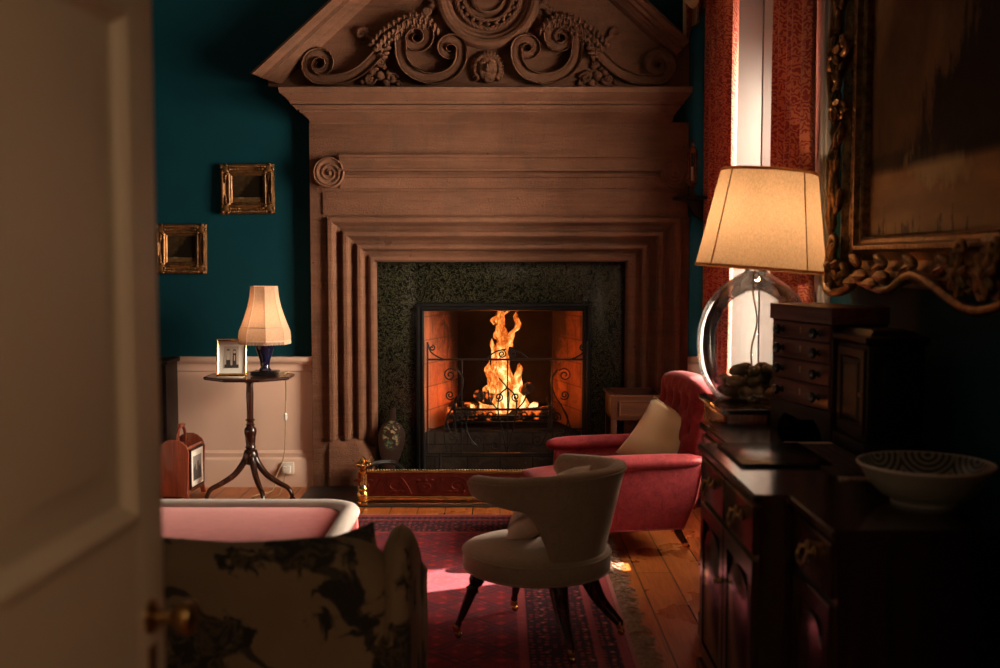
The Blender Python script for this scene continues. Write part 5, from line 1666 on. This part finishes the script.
# shade, leaning a little
SZ0, SZ1 = 1.562 - AZ, 1.998 - AZ
sr0, sr1 = .292, .216
Ms = T(0, 0, .60) @ RY(R(4.5)) @ T(0.0, 0, -.60) @ T(.02, 0, 0)
NSh = 10
b = new(); rows = []
for i in range(13):
    t = i / 12
    r_ = sr0 + (sr1 - sr0) * t
    rows.append([(r_ * math.cos(2 * PI * k / 60), r_ * math.sin(2 * PI * k / 60), SZ0 + (SZ1 - SZ0) * t) for k in range(60)])
grid(b, rows, closev=True, M=Ms); bsd = obj('lamp_shade', b, M['linen_shade'], bl, angle=80)
for r_, z_ in ((sr0, SZ0), (sr1, SZ1)):
    b = new(); rows = [[((r_ + d) * math.cos(2 * PI * k / 60), (r_ + d) * math.sin(2 * PI * k / 60), z_ + h) for k in range(60)] for d, h in ((.002, -.006), (.004, 0), (.002, .008), (-.003, .008), (-.003, -.006))]
    grid(b, rows, closeu=True, closev=True, M=Ms); obj('shade_trim', b, M['shade_trim'], bsd)
b = new()
for k in range(4):
    a = 2 * PI * k / 4 + R(-60)
    tube(b, [Ms @ V((r_ + .001) * math.cos(a), (r_ + .001) * math.sin(a), z_) for r_, z_ in ((sr0, SZ0), (sr1, SZ1))], .0032, 6)
for k in range(3):
    a = 2 * PI * k / 3
    tube(b, [Ms @ V(.02 * math.cos(a), .02 * math.sin(a), SZ0 + .13), Ms @ V(sr1 * math.cos(a), sr1 * math.sin(a), SZ1 - .02)], .002, 5)
obj('shade_ribs', b, M['shade_trim'], bsd)
# pebbles in the bottle
pebs = []
for i in range(26):
    lvl = 0 if i < 12 else (1 if i < 21 else 2)
    n_ = (12, 9, 5)[lvl]; j = i - (0, 12, 21)[lvl]
    rad = (.125 if j % 3 else .06, .14 if j % 3 else .06, .07)[lvl]
    a = 2 * PI * j / n_ + lvl * .4
    b = new(); s = rnd.uniform(.032, .044)
    ball(b, (0, 0, 0), s, 12, None, (1.25, 1.0, .72))
    for v in b.verts: v.co *= 1 + .16 * noise.noise(v.co * 18 + Vector((i * 3.1, 0, 0)))
    o = obj('pebble', b, M['pebble'], angle=80)
    o.location = (LX + rad * math.cos(a), LY + rad * math.sin(a), AZ + (.042, .092, .135)[lvl]); o.rotation_euler = (rnd.uniform(-.4, .4), rnd.uniform(-.4, .4), rnd.uniform(0, 3))
    tag(o, 'brown beach pebble in the bottom of the glass demijohn lamp', 'pebble', 'pebbles inside the glass lamp')

# little chest of drawers on the sideboard
fa, fb = onz(770, 425, ST), onz(830, 443, ST)
ang = math.atan2(fb.y - fa.y, fb.x - fa.x)
cw_ = (fb - fa).length
zt_ = at(830, 308, fb.y).z - ST
cd = thing('chest_of_drawers', 'small mahogany chest of four drawers with round knobs on the sideboard', 'chest of drawers', ((fa.x + fb.x) / 2, (fa.y + fb.y) / 2, ST), ang)
cdep = .235
h = zt_
def c_(n, b, m='chest_wood', par=cd, **k): return obj(n, b, M[m], par, **k)
b = new(); box(b, -cw_ / 2, cw_ / 2, .006, cdep, .115, h - .062, .002); c_('carcass', b, 'chest_side')
b = new(); box(b, -cw_ / 2 - .006, cw_ / 2 + .006, -.006, cdep + .004, h - .062, h, .004); c_('top', b, 'chest_wood')
b = new()
poly = [(-cw_ / 2, 0), (-cw_ / 2 + .06, 0), (-cw_ / 2 + .075, .035), (-cw_ / 2 + .12, .07), (0, .055), (cw_ / 2 - .12, .07), (cw_ / 2 - .075, .035), (cw_ / 2 - .06, 0), (cw_ / 2, 0), (cw_ / 2, .115), (-cw_ / 2, .115)]
prism(b, poly, 0, .02); box(b, -cw_ / 2, -cw_ / 2 + .02, .02, cdep, 0, .115); box(b, cw_ / 2 - .02, cw_ / 2, .02, cdep, 0, .115); c_('plinth', b, 'chest_side')
zz = h - .068
for i, dh in enumerate((.07, .08, .083, .092)):
    z1, z0 = zz, zz - dh + .006
    b = new(); rectloft(b, -cw_ / 2 + .018, cw_ / 2 - .018, z0, z1, [(0, -.002), (0, .004), (.003, .006), (.006, .004)], T(0, .006, 0), fill=True); dw = c_('drawer', b)
    for s in (-1, 1):
        b = new(); lathe(b, [(.014, 0), (.010, .004), (.008, .01), (.01, .016), (.019, .022), (.021, .030), (.018, .037), (.001, .04)], 18, T(s * cw_ * .30, .002, (z0 + z1) / 2) @ RX(PI / 2)); obj('knob', b, M['black'], dw)
    b = new(); lathe(b, [(.006, 0), (.006, .002), (.001, .002)], 10, T(0, .002, (z0 + z1) / 2 + .012) @ RX(PI / 2)); box(b, -.003, .003, 0, .0015, (z0 + z1) / 2 - .008, (z0 + z1) / 2 + .01); obj('keyhole', b, M['dull_brass'], dw)
    zz -= dh

# small dark carved cabinet beside it
pa, pb_ = onz(836, 444, ST), onz(866, 458, ST)
ang = math.atan2(pb_.y - pa.y, pb_.x - pa.x); cw_ = (pb_ - pa).length
zt_ = at(866, 338, pb_.y).z - ST
kc = thing('small_cabinet', 'small near-black table cabinet with panelled door next to the little chest', 'cabinet', ((pa.x + pb_.x) / 2, (pa.y + pb_.y) / 2, ST), ang)
kd = .20
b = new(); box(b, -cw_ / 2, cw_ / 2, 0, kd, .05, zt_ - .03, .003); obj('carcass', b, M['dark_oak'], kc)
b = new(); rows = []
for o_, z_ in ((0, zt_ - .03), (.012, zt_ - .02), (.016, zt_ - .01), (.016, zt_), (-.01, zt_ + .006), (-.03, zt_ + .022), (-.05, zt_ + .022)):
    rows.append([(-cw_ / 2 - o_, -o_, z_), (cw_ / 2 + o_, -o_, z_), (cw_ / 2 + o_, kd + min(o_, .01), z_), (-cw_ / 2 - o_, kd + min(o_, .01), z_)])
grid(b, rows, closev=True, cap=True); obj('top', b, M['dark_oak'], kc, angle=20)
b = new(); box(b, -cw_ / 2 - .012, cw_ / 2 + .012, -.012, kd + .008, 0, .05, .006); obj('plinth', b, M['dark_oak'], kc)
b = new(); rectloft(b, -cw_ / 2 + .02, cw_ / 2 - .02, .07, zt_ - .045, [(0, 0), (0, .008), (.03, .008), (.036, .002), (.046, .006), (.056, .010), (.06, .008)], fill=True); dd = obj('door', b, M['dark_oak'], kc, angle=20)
b = new(); lathe(b, [(.008, 0), (.008, .006), (.001, .012)], 10, T(cw_ / 2 - .035, -.008, zt_ * .52) @ RX(PI / 2)); obj('knob', b, M['dull_brass'], dd)
b = new(); rectloft(b, .02, kd - .02, .07, zt_ - .05, [(0, 0), (0, .004), (.025, .004), (.03, -.001), (.04, .002)], T(cw_ / 2, 0, 0) @ RZ(PI / 2), fill=True); sp_ = obj('side_panel', b, M['dark_oak'], kc, angle=20)
b = new()
for s in (-1, 1):
    tube(b, [(cw_ / 2 + .008, kd / 2 + s * (.015 + x), zt_ - .085 + y) for x, y in spiral((.018, 0), .02, .003, PI, 1.3, s, 10)], .004, 6)
obj('carved_mask', b, M['dark_oak'], sp_)

# fringed mat and the patterned bowl
b = new(); box(b, 1.06, 1.235, 3.42, 4.03, ST, ST + .005)
mt = obj('table_mat', b, M['kilim']); tag(mt, 'dark woven mat with pale fringed ends on the sideboard', 'mat')
b = new()
for yy_, s in ((4.03, 1), (3.42, -1)):
    for k in range(40):
        x = 1.062 + .17 * k / 39
        tube(b, [(x, yy_, ST + .004), (x + rnd.gauss(0, .006), yy_ + s * .025, ST + .006), (x + rnd.gauss(0, .008), yy_ + s * .045, ST + .003)], .0022, 4)
obj('fringe', b, M['silk_trim'], mt, kind='stuff')
bp = onz(925, 512, ST); by_ = 3.07
bw = thing('bowl', 'wide earthenware bowl with dark swirl pattern inside, on the near end of the sideboard', 'bowl', (at(925, 480, by_).x, by_, ST))
b = new()
pr = [(.001, .0), (.085, .0), (.092, .004), (.088, .012), (.12, .026), (.152, .058), (.174, .092), (.183, .106), (.185, .111), (.181, .114), (.176, .111), (.166, .09), (.142, .058), (.108, .034), (.06, .022), (.001, .02)]
lathe(b, [(p.x, p.y) for p in cr([(r_, z_, 0) for r_, z_ in pr], 3)], 64, cap=False)
obj('body', b, M['bowl'], bw, angle=60)
b = new(); tube(b, [(.183 * math.cos(2 * PI * k / 64), .183 * math.sin(2 * PI * k / 64), .1115) for k in range(64)], .0045, 8, closed=True); obj('rim', b, M['print_skin'], bw)

# ------------------------------------------------------------------ the great gilt-framed landscape on the window wall
py0, py1 = 4.53, 2.12          # sight edges along the wall (far, near)
zz0, zz1 = 1.70, 3.05
pw, phh = py0 - py1, zz1 - zz0
gp = thing('large_painting', 'huge dark landscape in an ornate rococo gilt frame on the window wall', 'painting', (W - .012, (py0 + py1) / 2, (zz0 + zz1) / 2), R(-90))
fwd = .235; fwz = .20
b = new()
b2 = [(0, 0), (0, .03)]
rows = []
for t, d in [(1.0, .0), (1.0, .05), (.92, .075), (.82, .08), (.7, .055), (.5, .045), (.34, .06), (.28, .075), (.2, .075), (.15, .055), (.08, .05), (.04, .058), (0, .05), (0, .02)]:
    x, z_ = pw / 2 + fwd * t, phh / 2 + fwz * t
    rows.append([(-x, -d, -z_), (x, -d, -z_), (x, -d, z_), (-x, -d, z_)])
grid(b, rows, closev=True); gf = obj('frame', b, M['dark_gilt'], gp, angle=25)
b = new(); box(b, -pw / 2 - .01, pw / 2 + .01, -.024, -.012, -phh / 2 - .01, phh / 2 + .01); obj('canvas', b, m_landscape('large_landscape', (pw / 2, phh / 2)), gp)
# rococo carving: C-scrolls and shells at corners and centres, running leaf border
def scroll3(b, cx, cz, r_, a0, turns, d, th, dep=.09, lead=()):
    p = spiral((0, 0), r_, r_ * .18, a0, turns, d, 14)
    pts_ = [V(cx + x, -dep, cz - y) for x, y in p]
    n_ = len(pts_)
    tube(b, pts_, [th * (1 - .55 * i / n_) for i in range(n_)], 8)
    ball(b, pts_[-1], th * 1.15, 8)
def leaf(b, cx, cz, a, L, w, dep=.09):
    Mx = T(cx, -dep, cz) @ RY(-a)
    ball(b, (L / 2, 0, 0), L / 2, 10, Mx, (1, .3, w / L))
    tube(b, [Mx @ V(0, -.006, 0), Mx @ V(L * .5, -L * .16, 0), Mx @ V(L, -.004, 0)], .006, 5)
def cart(b, cx, cz, sx, sz, k=1.0):
    scroll3(b, cx + sx * .05 * k, cz + sz * .02 * k, .10 * k, PI if sx > 0 else 0, 1.2, sx * sz, .026 * k)
    scroll3(b, cx - sx * .10 * k, cz + sz * .05 * k, .085 * k, 0, 1.1, -sx * sz, .022 * k, .1)
    scroll3(b, cx + sx * .02 * k, cz - sz * .12 * k, .08 * k, PI / 2, 1.1, sx * sz, .022 * k, .1)
    for q in range(7):
        leaf(b, cx, cz, q * 2 * PI / 7 + .3, .12 * k, .05 * k, .115)
    ball(b, (cx, -.12, cz), .035 * k, 10)
for sx in (-1, 1):
    for sz in (-1, 1):
        b = new()
        X, Z = sx * (pw / 2 + .20), sz * (phh / 2 + .13)
        cart(b, X, Z, sx, sz, .8)
        for q in range(4):
            leaf(b, X - sx * (.14 + .12 * q), Z + sz * (.06 - .03 * (q % 2)), PI if sx > 0 else 0, .15, .05, .1)
            leaf(b, X + sx * (.06 - .04 * (q % 2)), Z - sz * (.14 + .12 * q), -sz * PI / 2, .15, .05, .1)
        tube(b, cr([V(X + sx * .12, -.08, Z - sz * .1), V(X + sx * .15, -.09, Z + sz * .03), V(X + sx * .1, -.1, Z + sz * .1), V(X - sx * .1, -.1, Z + sz * .10), V(X - sx * .28, -.09, Z + sz * .05)], 6), .02, 8)
        obj('corner_carving', b, M['dark_gilt'], gf, angle=70)
for sx in (-1, 1):
    b = new(); X = sx * (pw / 2 + .18)
    cart(b, X + sx * .05, .10, sx, 1, .75); cart(b, X + sx * .03, -.12, sx, -1, .6)
    tube(b, cr([V(X + sx * .1, -.085, -phh / 2 + .05), V(X + sx * .13, -.09, -phh / 2 + .2), V(X + sx * .06, -.09, -.3), V(X + sx * .14, -.09, -.1), V(X + sx * .16, -.1, .12), V(X + sx * .12, -.09, .3), V(X + sx * .06, -.09, .45), V(X + sx * .1, -.09, phh / 2)], 8), .017, 8)
    for q in range(9): leaf(b, X + sx * (.05 + .05 * (q % 2)), -phh / 2 + .1 + q * .14, PI / 2 + sx * .5, .12, .045, .09)
    obj('side_carving', b, M['dark_gilt'], gf, angle=70)
for sz in (-1, 1):
    b = new(); Z = sz * (phh / 2 + .12)
    cart(b, -.1, Z + sz * .02, -1, sz, .62); cart(b, .1, Z + sz * .02, 1, sz, .62)
    tube(b, cr([V(-pw / 2, -.09, Z + sz * .05), V(-pw / 3, -.09, Z + sz * .09), V(-pw / 5, -.1, Z + sz * .03), V(0, -.1, Z + sz * .13), V(pw / 5, -.1, Z + sz * .03), V(pw / 3, -.09, Z + sz * .09), V(pw / 2, -.09, Z + sz * .05)], 8), .018, 8)
    for q in range(14): leaf(b, -pw / 2 + .1 + q * .15, Z + sz * (.0 + .03 * (q % 2)), .3 if q % 2 else PI - .3, .13, .045, .09)
    obj('rail_carving', b, M['dark_gilt'], gf, angle=70)
b = new()   # small running ornament next to the sight edge
for k in range(60):
    x = -pw / 2 - .05 + (pw + .1) * k / 59
    for sz in (-1, 1): ball(b, (x, -.066, sz * (phh / 2 + .05)), .016, 6, None, (1.1, .8, .7))
for k in range(38):
    z_ = -phh / 2 - .03 + (phh + .06) * k / 37
    for sx in (-1, 1): ball(b, (sx * (pw / 2 + .075), -.066, z_), .018, 6, None, (.7, .8, 1.1))
obj('inner_border', b, M['dark_gilt'], gf, angle=70)
b = new(); xq = -(3.2 - (py0 + py1) / 2); box(b, xq - .17, xq + .17, -.072, -.06, -phh / 2 - .12, -phh / 2 - .015, .003); obj('title_plate', b, M['gilt'], gp)

# ------------------------------------------------------------------ curtains and pelmet
def curtain(name, label, y0, y1, xc, z0, z1, folds, amp, seed, tie=None):
    b = new()
    nu, nv = folds * 10, 48
    def surf(off):
        rows = []
        for i in range(nu + 1):
            u = i / nu
            row = []
            for j in range(nv + 1):
                v_ = j / nv
                y1k = y1 if not tie else y1 + (tie - y1) * sm(1.62, 1.16, z0 + (z1 - z0) * v_)
                yy_ = y0 + (y1k - y0) * (u + .012 * noise.noise(Vector((u * 5, v_ * 2, seed))))
                a = amp * (.75 + .4 * noise.noise(Vector((u * 4, v_ * 1.6, seed + 5))))
                row.append((xc + off + a * math.sin(2 * PI * folds * u + .5 * noise.noise(Vector((u * 3, v_ * 2.2, seed + 9)))), yy_, z0 + (z1 - z0) * v_))
            rows.append(row)
        return rows
    f = surf(0); k = surf(.006)
    grid(b, f + k[::-1], closeu=True)
    o = obj(name, b, M['curtain'], angle=80); tag(o, label, 'curtain')
    if tie:
        b = new(); tube(b, [(xc + (amp + .02) * math.cos(a), (y0 + tie) / 2 + ((tie - y0) / 2 + .015) * math.sin(a), 1.12 + .02 * math.cos(a)) for a in [2 * PI * k / 28 for k in range(28)]], .014, 8, closed=True)
        obj('tie_back', b, M['cream_silk'], o)
    return o
curtain('curtain', 'red damask curtain at the far side of the window, beside the chimneypiece', 6.78, 7.53, 1.41, .015, 3.42, 6, .045, 1)
curtain('curtain', 'red damask curtain at the near side of the window, behind the lamp', 5.20, 5.88, 1.455, .015, 3.42, 5, .042, 2, 5.42)
pe = thing('pelmet', 'cream silk pelmet with pointed red-lined tails above the window', 'pelmet', (1.36, 6.43, 3.2))
b = new(); box(b, 1.25, W - .004, 5.2, 7.6, 3.44, 3.60, .006); obj('pelmet_board', b, M['cream_silk'], pe, world=True)
def swag(y0, y1, drop):
    b = new(); rows = []
    for i in range(21):
        u = i / 20
        row = []
        for j in range(13):
            v_ = j / 12
            sag = drop * (1 - (2 * u - 1) ** 2) * v_ + .08 * v_
            row.append((1.245 - .03 * math.sin(v_ * 5 * PI) * v_ * 1 - .02 * v_, y0 + (y1 - y0) * u, 3.56 - sag))
        rows.append(row)
    grid(b, rows); bmesh.ops.solidify(b, geom=list(b.faces), thickness=.006)
    obj('swag', b, M['cream_silk'], pe, world=True, angle=80)
for y0, y1 in ((5.2, 6.4), (6.4, 7.6)): swag(y0, y1, .3)
def tail(yc, s):
    for mname, off in (('cream_silk', 0), ('curtain', .012)):
        b = new(); rows = []
        for i in range(25):
            u = i / 24
            fold = .028 * math.sin(u * 6 * PI)
            L = .16 + .34 * (1 - u) + .02 * math.sin(u * 6 * PI)
            row = []
            for j in range(9):
                v_ = j / 8
                row.append((1.25 - off * s + (.27 * u - .02) * (1 - .25 * v_) * 1, yc + s * (.02 + fold * (.3 + v_) + off), 3.56 - L * v_ - (.02 if mname == 'curtain' else 0) * 0))
            rows.append(row)
        grid(b, rows); bmesh.ops.solidify(b, geom=list(b.faces), thickness=.004)
        obj('tail', b, M[mname], pe, world=True, angle=80)
tail(7.57, -1); tail(5.22, 1)

# ------------------------------------------------------------------ bracket shelf and gilt lantern in the corner
bq = at(673, 198, 7.53)
bs = thing('bracket_shelf', 'small dark wooden wall bracket in the corner right of the chimneypiece', 'shelf', (W, 7.54, bq.z))
b = new(); x0 = bq.x - W
slab(b, [(x0, -.06), (x0 - .0, .03), (x0 + .03, .055), (0, .055), (0, -.075), (x0 + .03, -.075)], -.012, .008, .003); obj('shelf_board', b, M['dark_oak'], bs)
b = new(); prism(b, [(x0 + .07, -.012), (x0 + .1, -.03), (x0 + .12, -.07), (x0 + .14, -.11), (x0 + .2, -.15), (-.02, -.19), (-.02, -.21), (x0 + .22, -.19), (-.001, -.26), (-.001, -.012)], -.02, .012, None, .003); obj('scroll_support', b, M['dark_oak'], bs)
ln = thing('lantern', 'slim gilt lantern standing on the corner bracket shelf', 'lantern', (at(692, 190, 7.53).x, 7.53, bq.z + .008))
b = new(); lathe(b, [(.04, 0), (.042, .01), (.022, .02), (.012, .035), (.018, .05), (.012, .065), (.03, .085), (.033, .1)], 6); obj('foot', b, M['gilt'], ln, angle=20)
b = new()
for k in range(6):
    a = 2 * PI * k / 6; tube(b, [(.033 * math.cos(a), .033 * math.sin(a), .1), (.036 * math.cos(a), .036 * math.sin(a), .30)], .0045, 6)
for z_ in (.1, .30): tube(b, [(.035 * math.cos(2 * PI * k / 6), .035 * math.sin(2 * PI * k / 6), z_) for k in range(6)], .005, 6, closed=True)
obj('lantern_frame', b, M['gilt'], ln)
b = new(); lathe(b, [(.031, .1), (.034, .3)], 6, cap=False); obj('lantern_glass', b, M['glass'], ln, angle=10, recalc=False)
b = new(); lathe(b, [(.038, .30), (.036, .31), (.02, .335), (.012, .34), (.01, .36), (.016, .37), (.001, .385)], 6); obj('cap', b, M['gilt'], ln, angle=20)
b = new(); lathe(b, [(.01, .1), (.01, .2), (.001, .205)], 10); obj('candle', b, M['white_mat'], ln)
for q_ in [o for o in bpy.data.objects if o.parent == ln]: pass

# ------------------------------------------------------------------ light
def light(name, typ, loc, energy, col, **k):
    d = bpy.data.lights.new(name, typ); d.energy = energy; d.color = col
    for a, v in k.items(): setattr(d, a, v)
    o = bpy.data.objects.new(name, d); C.objects.link(o); o.location = loc
    return o
SUN_E, SKY_E, HALL_E = 60.0, 470.0, 38.0
d = Vector((-.925, -.379, 0)) * math.cos(R(35)) + Vector((0, 0, -math.sin(R(35))))
s_ = light('sun', 'SUN', (6, 9, 6), SUN_E, (1, .86, .70), angle=R(.6)); s_.rotation_euler = d.to_track_quat('-Z', 'Y').to_euler()
sk_ = light('window_daylight', 'AREA', (XO + .12, (WY0 + WY1) / 2, 1.72), SKY_E, (1, .80, .62), shape='RECTANGLE', size=WY1 - WY0, size_y=2.2)
sk_.data.spread = R(135)
sk_.rotation_euler = Vector((-1, .12, -.14)).to_track_quat('-Z', 'Y').to_euler()
light('fire_light', 'POINT', (gx, GY - .02, gz + .32), 120, (1, .21, .03), shadow_soft_size=.12)
light('small_lamp_bulb', 'POINT', (lx, TYY + .02, TZ + .36), 2.8, (1, .60, .34), shadow_soft_size=.03)
light('big_lamp_bulb', 'POINT', (LX + .02, LY, AZ + .80), 7.5, (1, .65, .39), shadow_soft_size=.035)
light('hall_fill', 'POINT', (.3, -.7, 2.3), HALL_E, (1, .72, .48), shadow_soft_size=.15)  # unseen fill light added behind the camera to lift the foreground
w = bpy.data.worlds.new('World'); sc.world = w; w.use_nodes = True
bg = w.node_tree.nodes['Background']; bg.inputs[0].default_value = (.75, .85, 1, 1); bg.inputs[1].default_value = 1.0

# ------------------------------------------------------------------ camera and view
cam = bpy.data.cameras.new('camera'); co = bpy.data.objects.new('camera', cam); C.objects.link(co)
cam.sensor_width = 36; cam.lens = 36 * FPX / 1000; cam.clip_start = .05
co.location = (0, 0, EYE); co.rotation_euler = (PI / 2 - TH, 0, 0)
cam.dof.use_dof = True; cam.dof.focus_distance = 6.8; cam.dof.aperture_fstop = 2.2
sc.camera = co
sc.view_settings.view_transform = 'Standard'; sc.view_settings.look = 'None'
sc.view_settings.gamma = 1.0; sc.view_settings.use_curve_mapping = False
sc.view_settings.exposure = 0.0
try:
    sc.cycles.use_denoising = True; sc.cycles.max_bounces = 10; sc.cycles.transparent_max_bounces = 24
    sc.cycles.sample_clamp_indirect = 6.0
except Exception: pass
